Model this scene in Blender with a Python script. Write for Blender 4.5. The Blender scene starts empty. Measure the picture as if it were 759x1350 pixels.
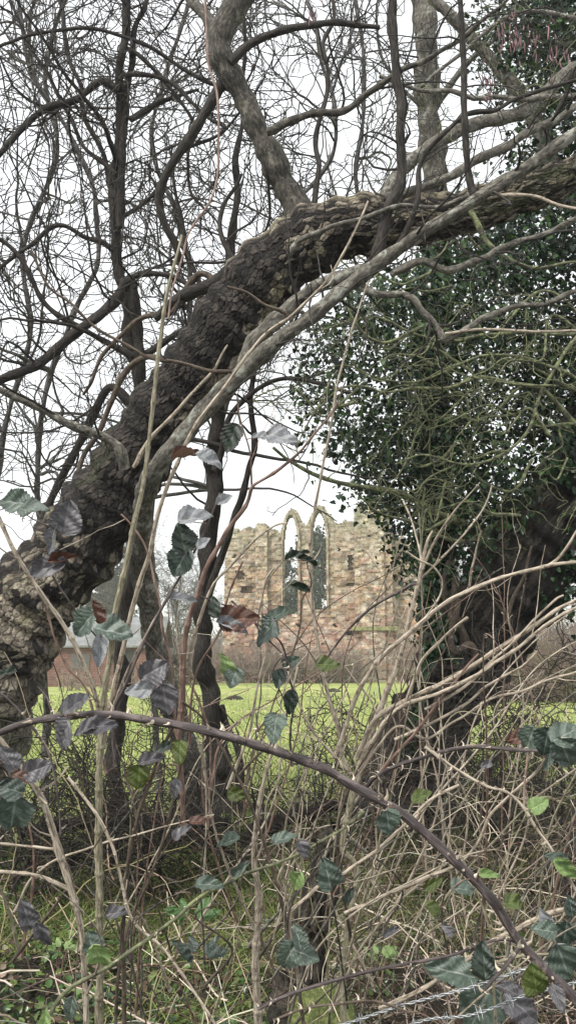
import bpy, math, random
import numpy as np
from mathutils import Vector
RNG = np.random.default_rng(7)
random.seed(7)
S = bpy.context.scene
COL = S.collection
R_ = math.radians

# ------------------------------------------------------------------ camera, sky, sun, exposure
F = 1169.0                       # focal length in photo pixels (photo 759 x 1350)
PITCH = R_(9.2)
EYE = np.array([0.0, 0.0, 1.6])
FWD = np.array([0, math.cos(PITCH), math.sin(PITCH)])
UPV = np.array([0, -math.sin(PITCH), math.cos(PITCH)])
RGT = np.array([1.0, 0, 0])
cam = bpy.data.cameras.new("camera"); camo = bpy.data.objects.new("camera", cam); COL.objects.link(camo)
camo.location = EYE; camo.rotation_euler = (R_(90) + PITCH, 0, 0)
cam.sensor_fit = 'VERTICAL'; cam.sensor_height = 24; cam.lens = 24 * F / 1350
cam.clip_end = 3000; cam.clip_start = 0.05
S.camera = camo

SUN_EL, SUN_AZ = R_(48), R_(215)     # azimuth clockwise from +Y: behind the camera and to its left
wd = bpy.data.worlds.new("World"); S.world = wd; wd.use_nodes = True
nt = wd.node_tree; nt.nodes.clear()
sky = nt.nodes.new('ShaderNodeTexSky'); sky.sky_type = 'NISHITA'; sky.sun_disc = False
sky.sun_elevation = SUN_EL; sky.sun_rotation = SUN_AZ; sky.dust_density = 3; sky.air_density = 1.0
hs = nt.nodes.new('ShaderNodeHueSaturation'); hs.inputs['Saturation'].default_value = 0.22
mx = nt.nodes.new('ShaderNodeMix'); mx.data_type = 'RGBA'; mx.inputs[0].default_value = 0.72
mx.inputs[7].default_value = (13.2, 13.6, 14.0, 1)       # cloud layer: even white overcast
bg = nt.nodes.new('ShaderNodeBackground'); bg.inputs['Strength'].default_value = 0.052
ow = nt.nodes.new('ShaderNodeOutputWorld')
nt.links.new(sky.outputs[0], hs.inputs['Color']); nt.links.new(hs.outputs[0], mx.inputs[6])
nt.links.new(mx.outputs[2], bg.inputs[0]); nt.links.new(bg.outputs[0], ow.inputs[0])
sl = bpy.data.lights.new("sun", 'SUN'); sl.energy = 1.5; sl.angle = R_(12); sl.color = (1, .96, .9)
so = bpy.data.objects.new("sun", sl); COL.objects.link(so)
sd = Vector((math.sin(SUN_AZ) * math.cos(SUN_EL), math.cos(SUN_AZ) * math.cos(SUN_EL), math.sin(SUN_EL)))
so.rotation_euler = sd.to_track_quat('Z', 'Y').to_euler()
S.view_settings.view_transform = 'Standard'; S.view_settings.look = 'None'
S.view_settings.gamma = 1; S.view_settings.exposure = 1.25
S.cycles.max_bounces = 5; S.cycles.diffuse_bounces = 3; S.cycles.glossy_bounces = 2
S.cycles.transparent_max_bounces = 4

# ------------------------------------------------------------------ helpers
def at(px, py, d):
    px = np.asarray(px, float); py = np.asarray(py, float); d = np.asarray(d, float)
    return EYE + d[..., None] * (FWD + ((px - 379.5) / F)[..., None] * RGT + ((675 - py) / F)[..., None] * UPV)
def proj(P):
    q = P - EYE; d = q @ FWD
    d = np.where(np.abs(d) < 1e-3, 1e-3, d)
    return 379.5 + F * (q @ RGT) / d, 675 - F * (q @ UPV) / d, d
def nrm(v): return v / np.maximum(np.linalg.norm(v, axis=-1, keepdims=True), 1e-9)
def sn(P, s, seed=0):
    """cheap smooth noise in -1..1"""
    r = np.random.default_rng(seed); o = 0; P = P * s
    for k in range(5):
        a = r.normal(size=3); b = r.normal(size=3); ph = r.uniform(0, 6.28, 2)
        o = o + np.sin(P @ a + ph[0] + 1.7 * np.sin(P @ b + ph[1]))
    return o / 3.2
def inpoly(x, y, poly):
    r = np.zeros(np.shape(x), bool); n = len(poly); j = n - 1
    for i in range(n):
        xi, yi = poly[i]; xj, yj = poly[j]
        c = ((yi > y) != (yj > y)) & (x < (xj - xi) * (y - yi) / (yj - yi + 1e-9) + xi)
        r ^= c; j = i
    return r
def gz(x, y):
    """height of the ground"""
    x = np.asarray(x, float); y = np.asarray(y, float)
    w = np.clip((10.5 - y) / 4, 0, 1)
    b = 0.10 * np.sin(x * 1.3 + 1) * np.sin(y * 0.9) + 0.05 * np.sin(x * 3.1 + y * 2.3)
    bank = 0.22 * np.exp(-((y - 7.2) / 1.5) ** 2) - 0.05
    f = 0.03 * np.sin(x * 0.35 + 1.2) * np.sin(y * 0.22)
    return w * (b + bank) + (1 - w) * f

class Bag:
    def __init__(s): s.v = []; s.q = []; s.t = []; s.c = []; s.b = []; s.n = 0
    def add(s, v, q=None, t=None, c=None, b=None):
        v = np.asarray(v, float).reshape(-1, 3)
        s.v.append(v)
        if q is not None and len(q): s.q.append(np.asarray(q, np.int64).reshape(-1, 4) + s.n)
        if t is not None and len(t): s.t.append(np.asarray(t, np.int64).reshape(-1, 3) + s.n)
        s.c.append(np.full((len(v), 3), .5) if c is None else np.broadcast_to(c, (len(v), 3)))
        s.b.append(v if b is None else b)
        s.n += len(v); return s
    def build(s, name, mat, parent=None, smooth=True):
        if not s.v: return None
        v = np.concatenate(s.v)
        if parent is not None: v = v - np.array(parent.location)
        q = np.concatenate(s.q) if s.q else np.zeros((0, 4), int)
        t = np.concatenate(s.t) if s.t else np.zeros((0, 3), int)
        me = bpy.data.meshes.new(name); me.vertices.add(len(v))
        me.vertices.foreach_set('co', v.astype(np.float32).ravel())
        li = np.concatenate([q.ravel(), t.ravel()]).astype(np.int32)
        me.loops.add(len(li)); me.loops.foreach_set('vertex_index', li)
        me.polygons.add(len(q) + len(t))
        st = np.concatenate([np.arange(len(q)) * 4, len(q) * 4 + np.arange(len(t)) * 3]).astype(np.int32)
        me.polygons.foreach_set('loop_start', st)
        me.polygons.foreach_set('use_smooth', np.full(len(st), smooth))
        c = np.concatenate(s.c); c4 = np.concatenate([c, np.ones((len(c), 1))], 1).astype(np.float32)
        me.attributes.new('vc', 'FLOAT_COLOR', 'POINT').data.foreach_set('color', c4.ravel())
        me.attributes.new('bco', 'FLOAT_VECTOR', 'POINT').data.foreach_set('vector', np.concatenate(s.b).astype(np.float32).ravel())
        me.update(calc_edges=True); me.materials.append(mat)
        o = bpy.data.objects.new(name, me); COL.objects.link(o)
        if parent is not None: o.parent = parent
        return o
def tag(o, label=None, cat=None, group=None, kind=None):
    for k, v in (('label', label), ('category', cat), ('group', group), ('kind', kind)):
        if v: o[k] = v
    return o
def thing(name, label, cat, base, group=None):
    o = bpy.data.objects.new(name, None); o.empty_display_size = .1; COL.objects.link(o)
    o.location = [float(x) for x in base]
    return tag(o, label, cat, group)

def tubes(bag, P, Rr, sides=5, col=None, closed=False, lump=0.0):
    """P (N,K,3), Rr (N,K): N tapered tubes"""
    N, K, _ = P.shape
    if N == 0: return
    T = np.empty_like(P); T[:, 1:-1] = P[:, 2:] - P[:, :-2]; T[:, 0] = P[:, 1] - P[:, 0]; T[:, -1] = P[:, -1] - P[:, -2]
    T = nrm(T)
    ref = np.where(np.abs(T[:, 0, 2:3]) > .9, np.array([[1., 0, 0]]), np.array([[0, 0, 1.]]))
    A = np.empty_like(P); a = nrm(np.cross(T[:, 0], ref)); A[:, 0] = a
    for k in range(1, K):
        a = a - T[:, k] * np.sum(a * T[:, k], -1, keepdims=True); a = nrm(a); A[:, k] = a
    B = np.cross(T, A)
    th = np.arange(sides) * 2 * math.pi / sides
    cs, sn_ = np.cos(th), np.sin(th)
    rr = Rr[:, :, None]
    if lump: rr = rr * (1 + lump * np.sin(3 * th + 2 * np.arange(K)[None, :, None] * .35) * .5 + lump * np.sin(2 * th - np.arange(K)[None, :, None] * .23))
    V = P[:, :, None] + (rr * cs)[..., None] * A[:, :, None] + (rr * sn_)[..., None] * B[:, :, None]
    ln = np.concatenate([np.zeros((N, 1)), np.cumsum(np.linalg.norm(P[:, 1:] - P[:, :-1], axis=-1), 1)], 1)
    off = RNG.uniform(0, 50, (N, 1, 1))
    bc = np.stack([np.broadcast_to(rr * cs, V.shape[:3]), np.broadcast_to(rr * sn_, V.shape[:3]), np.broadcast_to(ln[:, :, None] + off, V.shape[:3])], -1)
    idx = np.arange(N * K * sides).reshape(N, K, sides); nx = np.roll(idx, -1, 2)
    q = np.stack([idx[:, :-1], nx[:, :-1], nx[:, 1:], idx[:, 1:]], -1).reshape(-1, 4)
    c = None
    if col is not None:
        c = np.broadcast_to(np.asarray(col).reshape(-1, 1, 1, 3), V.shape).reshape(-1, 3)
    else:
        c = np.broadcast_to(RNG.uniform(0, 1, (N, 1, 1, 3)), V.shape).reshape(-1, 3)
    bag.add(V.reshape(-1, 3), q=q, c=c, b=bc.reshape(-1, 3))
    if closed:
        for e in (0, -1):
            ring = V[:, e]; cen = P[:, e] + (T[:, e] * (Rr[:, e:e + 1] if e == 0 else Rr[:, -1:]) * (.35 if e else -.35))
            n0 = N * sides; vv = np.concatenate([ring.reshape(-1, 3), cen])
            ii = np.arange(n0).reshape(N, sides); jj = np.roll(ii, -1, 1); cc = np.broadcast_to(n0 + np.arange(N)[:, None], ii.shape)
            bag.add(vv, t=np.stack([ii, jj, cc], -1).reshape(-1, 3), c=c[:1])
def resample(P, K):
    P = np.asarray(P, float); n = len(P)
    if n > 2:   # catmull-rom
        Q = np.concatenate([[2 * P[0] - P[1]], P, [2 * P[-1] - P[-2]]]); out = []
        for i in range(n - 1):
            a, b, c, d = Q[i:i + 4]
            for t in np.linspace(0, 1, 12, endpoint=False):
                out.append(.5 * ((2 * b) + (c - a) * t + (2 * a - 5 * b + 4 * c - d) * t * t + (3 * b - a - 3 * c + d) * t ** 3))
        out.append(P[-1]); P = np.array(out)
    L = np.concatenate([[0], np.cumsum(np.linalg.norm(np.diff(P[:, :3], axis=0), axis=1))])
    s = np.linspace(0, L[-1], K)
    return np.stack([np.interp(s, L, P[:, j]) for j in range(P.shape[1])], 1)
def tr(s, w0, w1=None, d0=5.0, d1=None, K=None, wob=1.0):
    """traced stem: points in photo pixels ('x,y' or 'x,y,w'), at a distance d0..d1 metres; widths in pixels"""
    w1 = w0 if w1 is None else w1; d1 = d0 if d1 is None else d1
    pts = [[float(a) for a in p.split(',')] for p in s.split()]
    n = len(pts); arr = []
    L = np.concatenate([[0], np.cumsum([math.hypot(pts[i + 1][0] - pts[i][0], pts[i + 1][1] - pts[i][1]) for i in range(n - 1)])])
    for i, p in enumerate(pts):
        t = L[i] / L[-1]; d = p[3] if len(p) > 3 else d0 + (d1 - d0) * t
        w = p[2] if len(p) > 2 else w0 + (w1 - w0) * t
        arr.append(list(at(p[0], p[1], d)) + [w / 2 / F * d])
    K = K or max(10, int(L[-1] / 7))
    X = resample(arr, K); P = X[:, :3]; Rr = np.maximum(X[:, 3], .0006)
    if wob:
        r = np.random.default_rng(int(abs(pts[0][0] * 7 + pts[-1][1] * 13)) + 1); u = np.linspace(0, 1, K) * L[-1]
        fade = np.minimum(1, np.minimum(u, u[::-1]) / 20)[:, None]
        amp = wob * 1.6 / F * np.linspace(d0, d1, K)[:, None]
        o = sum(r.normal(size=(1, 3)) * np.sin(u[:, None] / r.uniform(9, 30) + r.uniform(0, 6)) for _ in range(4))
        P = P + o * amp * fade * .6
        Rr = Rr * (1 + .07 * np.sin(u / 5.3 + r.uniform(0, 6)) + .06 * np.sin(u / 11.7))
    return P, Rr
def knuckle(P, Rr, step=.07, amp=.35, wd=.006):
    L = np.concatenate([[0], np.cumsum(np.linalg.norm(np.diff(P, axis=0), axis=1))])
    k = (L / step) - np.round(L / step)
    return Rr * (1 + amp * np.exp(-((k * step) / wd) ** 2))
def dense(P, Rr, K):
    X = resample(np.concatenate([P, Rr[:, None]], 1), K); return X[:, :3], X[:, 3]

CLEAR = [(203, 760), (212, 660), (285, 560), (330, 520), (400, 590), (455, 650), (540, 690), (540, 900), (285, 900), (280, 720)]
def keepmask(P, keep=.3, poly=CLEAR):
    x, y, d = proj(P); m = inpoly(x, y, poly).mean(1) > .25
    return ~(m & (RNG.uniform(size=len(P)) > keep))
def grow(P, Rr, dens, L0, L1, K=7, ang=(30, 75), ratio=.55, rmax=.02, jit=.25, up=.05, t0=.15, t1=1., curve=.12, taper=.75, keep=.12, rmin=.0012, n=None, poly=CLEAR):
    if len(P) == 0: return np.zeros((0, K, 3)), np.zeros((0, K))
    seg = np.linalg.norm(P[:, 1:] - P[:, :-1], axis=-1).sum(1)
    M = n or int(seg.sum() * dens)
    i = RNG.choice(len(P), M, p=seg / seg.sum()); t = t0 + (t1 - t0) * RNG.uniform(size=M)
    k = t * (P.shape[1] - 1); k0 = np.minimum(k.astype(int), P.shape[1] - 2); f = (k - k0)[:, None]
    st = P[i, k0] * (1 - f) + P[i, k0 + 1] * f; T = nrm(P[i, k0 + 1] - P[i, k0])
    r0 = np.minimum((Rr[i, k0] * (1 - f[:, 0]) + Rr[i, k0 + 1] * f[:, 0]) * ratio * RNG.uniform(.5, 1, M), rmax)
    rv = RNG.normal(size=(M, 3)); N_ = nrm(rv - T * np.sum(rv * T, -1, keepdims=True))
    a = np.radians(RNG.uniform(*ang, M))[:, None]
    D = nrm(np.cos(a) * T + np.sin(a) * N_)
    Ln = RNG.uniform(L0, L1, M) * (1.15 - .5 * t); c = RNG.normal(size=(M, 3)) * curve
    Q = np.empty((M, K, 3)); Q[:, 0] = st
    for j in range(1, K):
        D = nrm(D + c + RNG.normal(size=(M, 3)) * jit + np.array([0, 0, up]))
        Q[:, j] = Q[:, j - 1] + D * (Ln / (K - 1))[:, None]
    u = np.linspace(0, 1, K)
    QR = np.maximum(r0[:, None] * (1 - taper * u), rmin)
    m = keepmask(Q, keep, poly)
    return Q[m], QR[m]
def stackpaths(lst, K=24):
    a = [dense(P, r, K) for P, r in lst]
    return np.array([x[0] for x in a]), np.array([x[1] for x in a])

# ------------------------------------------------------------------ materials
def newmat(name):
    m = bpy.data.materials.new(name); m.use_nodes = True; n = m.node_tree.nodes; l = m.node_tree.links
    b = n['Principled BSDF']; return m, n, l, b
def noise(n, l, vec, scale, det=4, rough=.6, dist=0.):
    t = n.new('ShaderNodeTexNoise'); t.inputs['Scale'].default_value = scale; t.inputs['Detail'].default_value = det
    t.inputs['Roughness'].default_value = rough; t.inputs['Distortion'].default_value = dist
    if vec: l.new(vec, t.inputs['Vector'])
    return t
def ramp(n, l, src, stops):
    r = n.new('ShaderNodeValToRGB'); e = r.color_ramp.elements
    while len(e) < len(stops): e.new(.5)
    for x, (p, c) in zip(e, stops): x.position = p; x.color = (*c, 1)
    l.new(src, r.inputs[0]); return r
def attr(n, name):
    a = n.new('ShaderNodeAttribute'); a.attribute_name = name; return a
def mixc(n, l, fac, a, b, mode='MIX'):
    x = n.new('ShaderNodeMix'); x.data_type = 'RGBA'; x.blend_type = mode
    for i, s in ((0, fac), (6, a), (7, b)):
        if isinstance(s, (int, float)): x.inputs[i].default_value = s
        elif isinstance(s, tuple): x.inputs[i].default_value = (*s, 1)
        else: l.new(s, x.inputs[i])
    return x.outputs[2]
def bark(name, dark, mid, pale, scale=60, zs=.25, bump=.5, rough=.85, lich=None, lpos=.62, dist=.01):
    m, n, l, b = newmat(name)
    a = attr(n, 'bco'); mp = n.new('ShaderNodeMapping'); mp.inputs['Scale'].default_value = (1, 1, zs); l.new(a.outputs['Vector'], mp.inputs[0])
    t = noise(n, l, mp.outputs[0], scale, 5, .65, .4)
    t2 = noise(n, l, a.outputs['Vector'], scale * .22, 4, .7)
    r = ramp(n, l, t.outputs['Fac'], [(.33, dark), (.5, mid), (.68, pale)])
    vc = attr(n, 'vc'); sep = n.new('ShaderNodeSeparateColor'); l.new(vc.outputs['Color'], sep.inputs[0])
    mr = n.new('ShaderNodeMapRange'); l.new(sep.outputs[0], mr.inputs[0]); mr.inputs[3].default_value = .65; mr.inputs[4].default_value = 1.35
    cc = n.new('ShaderNodeCombineColor')
    for i in range(3): l.new(mr.outputs[0], cc.inputs[i])
    col = mixc(n, l, 1., r.outputs[0], cc.outputs[0], 'MULTIPLY')
    if lich:
        lr = ramp(n, l, t2.outputs['Fac'], [(lpos - .06, (0, 0, 0)), (lpos + .05, (1, 1, 1))])
        col = mixc(n, l, lr.outputs[0], col, lich)
    l.new(col, b.inputs['Base Color']); b.inputs['Roughness'].default_value = rough
    bp = n.new('ShaderNodeBump'); bp.inputs['Strength'].default_value = bump; bp.inputs['Distance'].default_value = dist
    l.new(t.outputs['Fac'], bp.inputs['Height']); l.new(bp.outputs[0], b.inputs['Normal'])
    return m
def vcmat(name, rough=.8, nscale=0, bump=0, spec=.5, transl=0, lo=.55, hi=1.3):
    """material whose colour is the baked per-piece pigment colour"""
    m, n, l, b = newmat(name); a = attr(n, 'vc'); col = a.outputs['Color']
    if nscale:
        tc = n.new('ShaderNodeTexCoord'); t = noise(n, l, tc.outputs['Object'], nscale, 5, .7)
        r = ramp(n, l, t.outputs['Fac'], [(.3, (lo, lo, lo)), (.7, (hi, hi, hi))])
        col = mixc(n, l, 1., col, r.outputs[0], 'MULTIPLY')
        if bump:
            bp = n.new('ShaderNodeBump'); bp.inputs['Strength'].default_value = bump; bp.inputs['Distance'].default_value = .02
            l.new(t.outputs['Fac'], bp.inputs['Height']); l.new(bp.outputs[0], b.inputs['Normal'])
    l.new(col, b.inputs['Base Color']); b.inputs['Roughness'].default_value = rough
    b.inputs['Specular IOR Level'].default_value = spec
    if transl:
        tn = n.new('ShaderNodeBsdfTranslucent'); l.new(col, tn.inputs[0]); ms = n.new('ShaderNodeMixShader'); ms.inputs[0].default_value = transl
        l.new(b.outputs[0], ms.inputs[1]); l.new(tn.outputs[0], ms.inputs[2]); l.new(ms.outputs[0], n['Material Output'].inputs[0])
    return m
M = dict(
    twig_dark=bark('twig_dark', (.008, .0065, .005), (.026, .021, .017), (.075, .065, .052), 90),
    twig_brown=bark('twig_brown', (.03, .022, .016), (.085, .062, .045), (.17, .13, .10), 90, lich=(.16, .17, .07), lpos=.66),
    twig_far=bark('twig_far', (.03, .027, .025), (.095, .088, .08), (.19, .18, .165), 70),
    smooth=bark('smooth_bark', (.03, .027, .022), (.10, .09, .072), (.24, .22, .18), 55, .5, .5, lich=(.30, .30, .25), lpos=.60),
    limb=bark('limb_bark', (.018, .016, .013), (.055, .048, .038), (.15, .135, .108), 60, .5, .6, lich=(.19, .18, .14), lpos=.63),
    lichen=bark('lichen_bark', (.03, .028, .02), (.10, .10, .06), (.21, .22, .12), 70, .5, .5, lich=(.22, .25, .11), lpos=.54),
    pale=bark('pale_stem', (.09, .068, .048), (.37, .31, .235), (.64, .56, .45), 260, .10, .5, .75, dist=.003, lich=(.12, .085, .06), lpos=.60),
    pale2=bark('green_stem', (.10, .09, .04), (.25, .225, .15), (.46, .41, .30), 220, .15, .6, .75, dist=.004, lich=(.12, .10, .07), lpos=.62),
    red=bark('red_stem', (.06, .032, .025), (.17, .105, .08), (.34, .24, .19), 240, .12, .3, .6, dist=.003),
    purple=bark('purple_cane', (.022, .016, .015), (.062, .047, .044), (.17, .135, .125), 170, .16, .7, .6, dist=.005, lich=(.24, .19, .17), lpos=.66),
    bark_vc=vcmat('flaking_bark', .9, 75, .8, .4, 0, .45, 1.5), ground=None,
    ivyleaf=vcmat('ivy_leaf', .26, 0, 0, .5, .12),
    grass=vcmat('grass_blade', .6, 0, 0, .4, .25),
    litter=vcmat('dead_stalk', .8, 0, 0, .3),
    stone=vcmat('ruin_stone', .95, 3.0, .8, .2),
)
BK_IVY = vcmat('ivy_trunk_bark', .9, 55, 1., .3, 0, .3, 1.8)

# ------------------------------------------------------------------ ground and field
def srgb(*c): return tuple((x / 255) ** 2.2 for x in c)
m, n, l, b = newmat('field_grass')
tc = n.new('ShaderNodeTexCoord'); big = noise(n, l, tc.outputs['Object'], .35, 6, .65); fine = noise(n, l, tc.outputs['Object'], 9, 6, .8)
r1 = ramp(n, l, big.outputs['Fac'], [(.3, (.20, .27, .07)), (.5, (.34, .41, .12)), (.68, (.50, .50, .22))])
r2 = ramp(n, l, fine.outputs['Fac'], [(.32, (.4, .45, .4)), (.62, (1.3, 1.2, 1.1))])
l.new(mixc(n, l, 1., r1.outputs[0], r2.outputs[0], 'MULTIPLY'), b.inputs['Base Color']); b.inputs['Roughness'].default_value = .9
bp = n.new('ShaderNodeBump'); bp.inputs['Distance'].default_value = .06; l.new(fine.outputs['Fac'], bp.inputs['Height']); l.new(bp.outputs[0], b.inputs['Normal'])
FIELD = m
m, n, l, b = newmat('bank_soil')
tc = n.new('ShaderNodeTexCoord'); big = noise(n, l, tc.outputs['Object'], 1.6, 6, .7); fine = noise(n, l, tc.outputs['Object'], 22, 6, .8)
r1 = ramp(n, l, big.outputs['Fac'], [(.38, (.014, .010, .007)), (.5, (.028, .024, .012)), (.62, (.045, .06, .018))])
r2 = ramp(n, l, fine.outputs['Fac'], [(.3, (.4, .4, .4)), (.7, (1.7, 1.6, 1.5))])
l.new(mixc(n, l, 1., r1.outputs[0], r2.outputs[0], 'MULTIPLY'), b.inputs['Base Color']); b.inputs['Roughness'].default_value = .95
bp = n.new('ShaderNodeBump'); bp.inputs['Distance'].default_value = .05; l.new(fine.outputs['Fac'], bp.inputs['Height']); l.new(bp.outputs[0], b.inputs['Normal'])
SOIL = m
def sheet(name, xs, ys, mat, dz=0., kind='structure'):
    X, Y = np.meshgrid(xs, ys, indexing='ij'); Z = gz(X, Y) + dz
    n0, n1 = X.shape; i = np.arange(n0 * n1).reshape(n0, n1)
    q = np.stack([i[:-1, :-1], i[1:, :-1], i[1:, 1:], i[:-1, 1:]], -1).reshape(-1, 4)
    return tag(Bag().add(np.stack([X, Y, Z], -1), q=q).build(name, mat), kind=kind)
sheet('field_ground', np.concatenate([np.linspace(-900, -30, 20), np.linspace(-28, 28, 90), np.linspace(30, 900, 20)]),
      np.concatenate([np.linspace(8.5, 40, 90), np.linspace(42, 130, 40), np.linspace(150, 1600, 12)]), FIELD)
sheet('bank_ground', np.linspace(-14, 14, 200), np.linspace(-6, 8.5, 130), SOIL)

# blades and small leaves
def blades(bag, base, D, Ln, W, bend, col):
    N = len(base); side = nrm(np.cross(D, RNG.normal(size=(N, 3))))
    K = 4; u = np.linspace(0, 1, K); B = nrm(RNG.normal(size=(N, 3)) * [1, 1, .2]) * bend[:, None]
    P = base[:, None] + D[:, None] * (Ln[:, None] * u)[..., None] + (B * Ln[:, None])[:, None] * (u ** 2)[None, :, None] - np.array([0, 0, 1.]) * (Ln * bend * .5)[:, None, None] * (u ** 2)[None, :, None]
    w = W[:, None] * (1 - u ** 1.5 * .92)
    V = np.stack([P - side[:, None] * w[..., None], P + side[:, None] * w[..., None]], 2)
    i = np.arange(N * K * 2).reshape(N, K, 2)
    q = np.stack([i[:, :-1, 0], i[:, :-1, 1], i[:, 1:, 1], i[:, 1:, 0]], -1).reshape(-1, 4)
    bag.add(V.reshape(-1, 3), q=q, c=np.broadcast_to(col[:, None, None], V.shape).reshape(-1, 3))
IVY = np.array([[0, .0, 0], [.28, -.12, .06], [.52, .12, .10], [.36, .42, .07], [.34, .60, .03], [.0, 1.0, -.06], [-.34, .60, .03], [-.36, .42, .07], [-.52, .12, .10], [-.28, -.12, .06], [0, .40, -.02]])
OVAL = np.array([[0, 0, 0], [.22, .15, .05], [.36, .38, .07], [.33, .62, .06], [.17, .85, .02], [0, 1., -.03], [-.17, .85, .02], [-.33, .62, .06], [-.36, .38, .07], [-.22, .15, .05], [0, .45, -.02]])
def leaves(bag, pos, nor, upd, size, col, shape=IVY):
    N = len(pos); nor = nrm(nor); upd = nrm(upd - nor * np.sum(upd * nor, -1, keepdims=True)); sd_ = np.cross(upd, nor)
    V = pos[:, None] + size[:, None, None] * (shape[None, :, 0:1] * sd_[:, None] + shape[None, :, 1:2] * upd[:, None] + shape[None, :, 2:3] * nor[:, None] * RNG.uniform(.3, 2.2, (N, 1, 1)))
    n0 = len(shape); b0 = np.arange(N)[:, None] * n0; k = np.arange(n0 - 1)
    t = np.stack([b0 + k, b0 + (k + 1) % (n0 - 1), np.broadcast_to(b0 + n0 - 1, (N, n0 - 1))], -1).reshape(-1, 3)
    bag.add(V.reshape(-1, 3), t=t, c=np.broadcast_to(col[:, None], V.shape).reshape(-1, 3))
def pick(N, cols, var=.25):
    cols = np.array(cols); return np.clip(cols[RNG.integers(0, len(cols), N)] * RNG.uniform(1 - var, 1 + var, (N, 1)) * RNG.uniform(.92, 1.08, (N, 3)), 0, 1)
def onground(N, y0, y1, pw=1., wide=1.):
    y = y0 + (y1 - y0) * RNG.uniform(size=N) ** pw; x = RNG.uniform(-1, 1, N) * (y * .36 + 1.0) * wide
    return np.stack([x, y, gz(x, y)], 1)
g = Bag(); N = 120000; p = onground(N, 8.3, 38, 1.6)
D = nrm(RNG.normal(size=(N, 3)) * [.45, .45, .1] + [0, 0, 1])
blades(g, p, D, RNG.uniform(.03, .10, N), RNG.uniform(.003, .006, N) * (1 + p[:, 1] * .04), RNG.uniform(.1, .7, N), pick(N, [(.26, .34, .08), (.36, .44, .12), (.50, .54, .22), (.12, .18, .05), (.55, .54, .30)]))
tag(g.build('field_grass', M['grass']), 'short bright green pasture grass beyond the hedge', 'grass', kind='stuff')
# bank grass: patchy
g = Bag(); N = 150000; p = onground(N, 2.4, 9.2, .75)
k = (sn(p * [1, 1, 0], 1.6, 3) + .75 * (p[:, 1] - 5.6) + np.where(p[:, 0] < .2, .4, -.3)) > RNG.normal(size=N) * .5 - .1
p = p[k]; N = len(p); D = nrm(RNG.normal(size=(N, 3)) * [.8, .8, .1] + [0, 0, .9])
blades(g, p, D, RNG.uniform(.06, .26, N), RNG.uniform(.002, .0042, N), RNG.uniform(.2, 1.1, N), pick(N, [(.13, .21, .04), (.22, .31, .07), (.34, .40, .13), (.06, .10, .025), (.40, .37, .20)]))
tag(g.build('bank_grass', M['grass']), 'tufts of rough green grass among the dead stalks on the bank', 'grass', kind='stuff')
# ground cover leaves
g = Bag(); N = 34000; p = onground(N, 2.2, 8.8, .8)
k = sn(p * [1, 1, 0], 2.2, 9) + np.where(p[:, 0] < -.1, .35, -.25) > RNG.normal(size=N) * .35 + .0
p = p[k]; N = len(p); p[:, 2] += RNG.uniform(0, .16, N) ** 1.3
leaves(g, p, RNG.normal(size=(N, 3)) * .5 + [0, -.3, 1], RNG.normal(size=(N, 3)), RNG.uniform(.018, .05, N), pick(N, [(.05, .105, .03), (.08, .15, .04), (.03, .055, .022), (.15, .20, .06)]), OVAL)
tag(g.build('ground_cover', M['ivyleaf']), 'low green leaves of creeping plants covering the dark bank soil', 'ground cover', kind='stuff')
# dead leaf litter
g = Bag(); N = 16000; p = onground(N, 2.2, 9, .8); p[:, 2] += RNG.uniform(.0, .10, N)
leaves(g, p, RNG.normal(size=(N, 3)) * .8 + [0, 0, 1], RNG.normal(size=(N, 3)), RNG.uniform(.015, .045, N), pick(N, [(.08, .055, .035), (.15, .10, .065), (.045, .03, .02), (.28, .23, .17), (.06, .035, .03)]), OVAL)
tag(g.build('leaf_litter', M['litter']), 'brown fallen leaves scattered over the bank', 'leaf litter', kind='stuff')
# dead stalks and fine trailing stems
def arcs(N, y0, y1, hmax, Lr, r0, side=None, pw=.8, K=8, flat=.5):
    p = onground(N, y0, y1, pw)
    if side is not None: p[:, 0] = RNG.uniform(side[0], side[1], N) * (p[:, 1] * .36 + .3); p[:, 2] = gz(p[:, 0], p[:, 1])
    p[:, 2] += RNG.uniform(-.02, hmax, N)
    D = nrm(RNG.normal(size=(N, 3)) * [1, 1, flat] + [0, 0, .25]); c = RNG.normal(size=(N, 3)) * .13; L = RNG.uniform(*Lr, N)
    Q = np.empty((N, K, 3)); Q[:, 0] = p
    for j in range(1, K):
        D = nrm(D + c * .55 + RNG.normal(size=(N, 3)) * .13 - [0, 0, .07]); Q[:, j] = Q[:, j - 1] + D * (L / (K - 1))[:, None]
    Q[..., 2] = np.maximum(Q[..., 2], gz(Q[..., 0], Q[..., 1]) + .003)
    r = RNG.uniform(*r0, N); return Q, r[:, None] * np.linspace(1, .45, K)
def thin(*a, **k):
    Q, r = arcs(*a, **k); m_ = ((Q[:, 0, 0] > -.15) & (Q[:, 0, 1] < 6.3)) | (RNG.uniform(size=len(Q)) < .45); return Q[m_], r[m_]
g = Bag()
Q, r = thin(2600, 2.3, 8.8, .22, (.12, .5), (.0010, .0024)); tubes(g, Q, r, 3, pick(len(Q), [(.30, .24, .16), (.55, .48, .36), (.10, .07, .05), (.04, .03, .02), (.05, .035, .025), (.20, .13, .09)], .35))
Q, r = arcs(2700, 2.6, 8.2, .50, (.15, .7), (.0010, .0028), side=(.0, 1.0)); tubes(g, Q, r, 3, pick(len(Q), [(.20, .16, .12), (.50, .44, .36), (.07, .05, .036), (.03, .024, .018), (.04, .03, .022), (.10, .07, .05)], .35))
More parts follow.
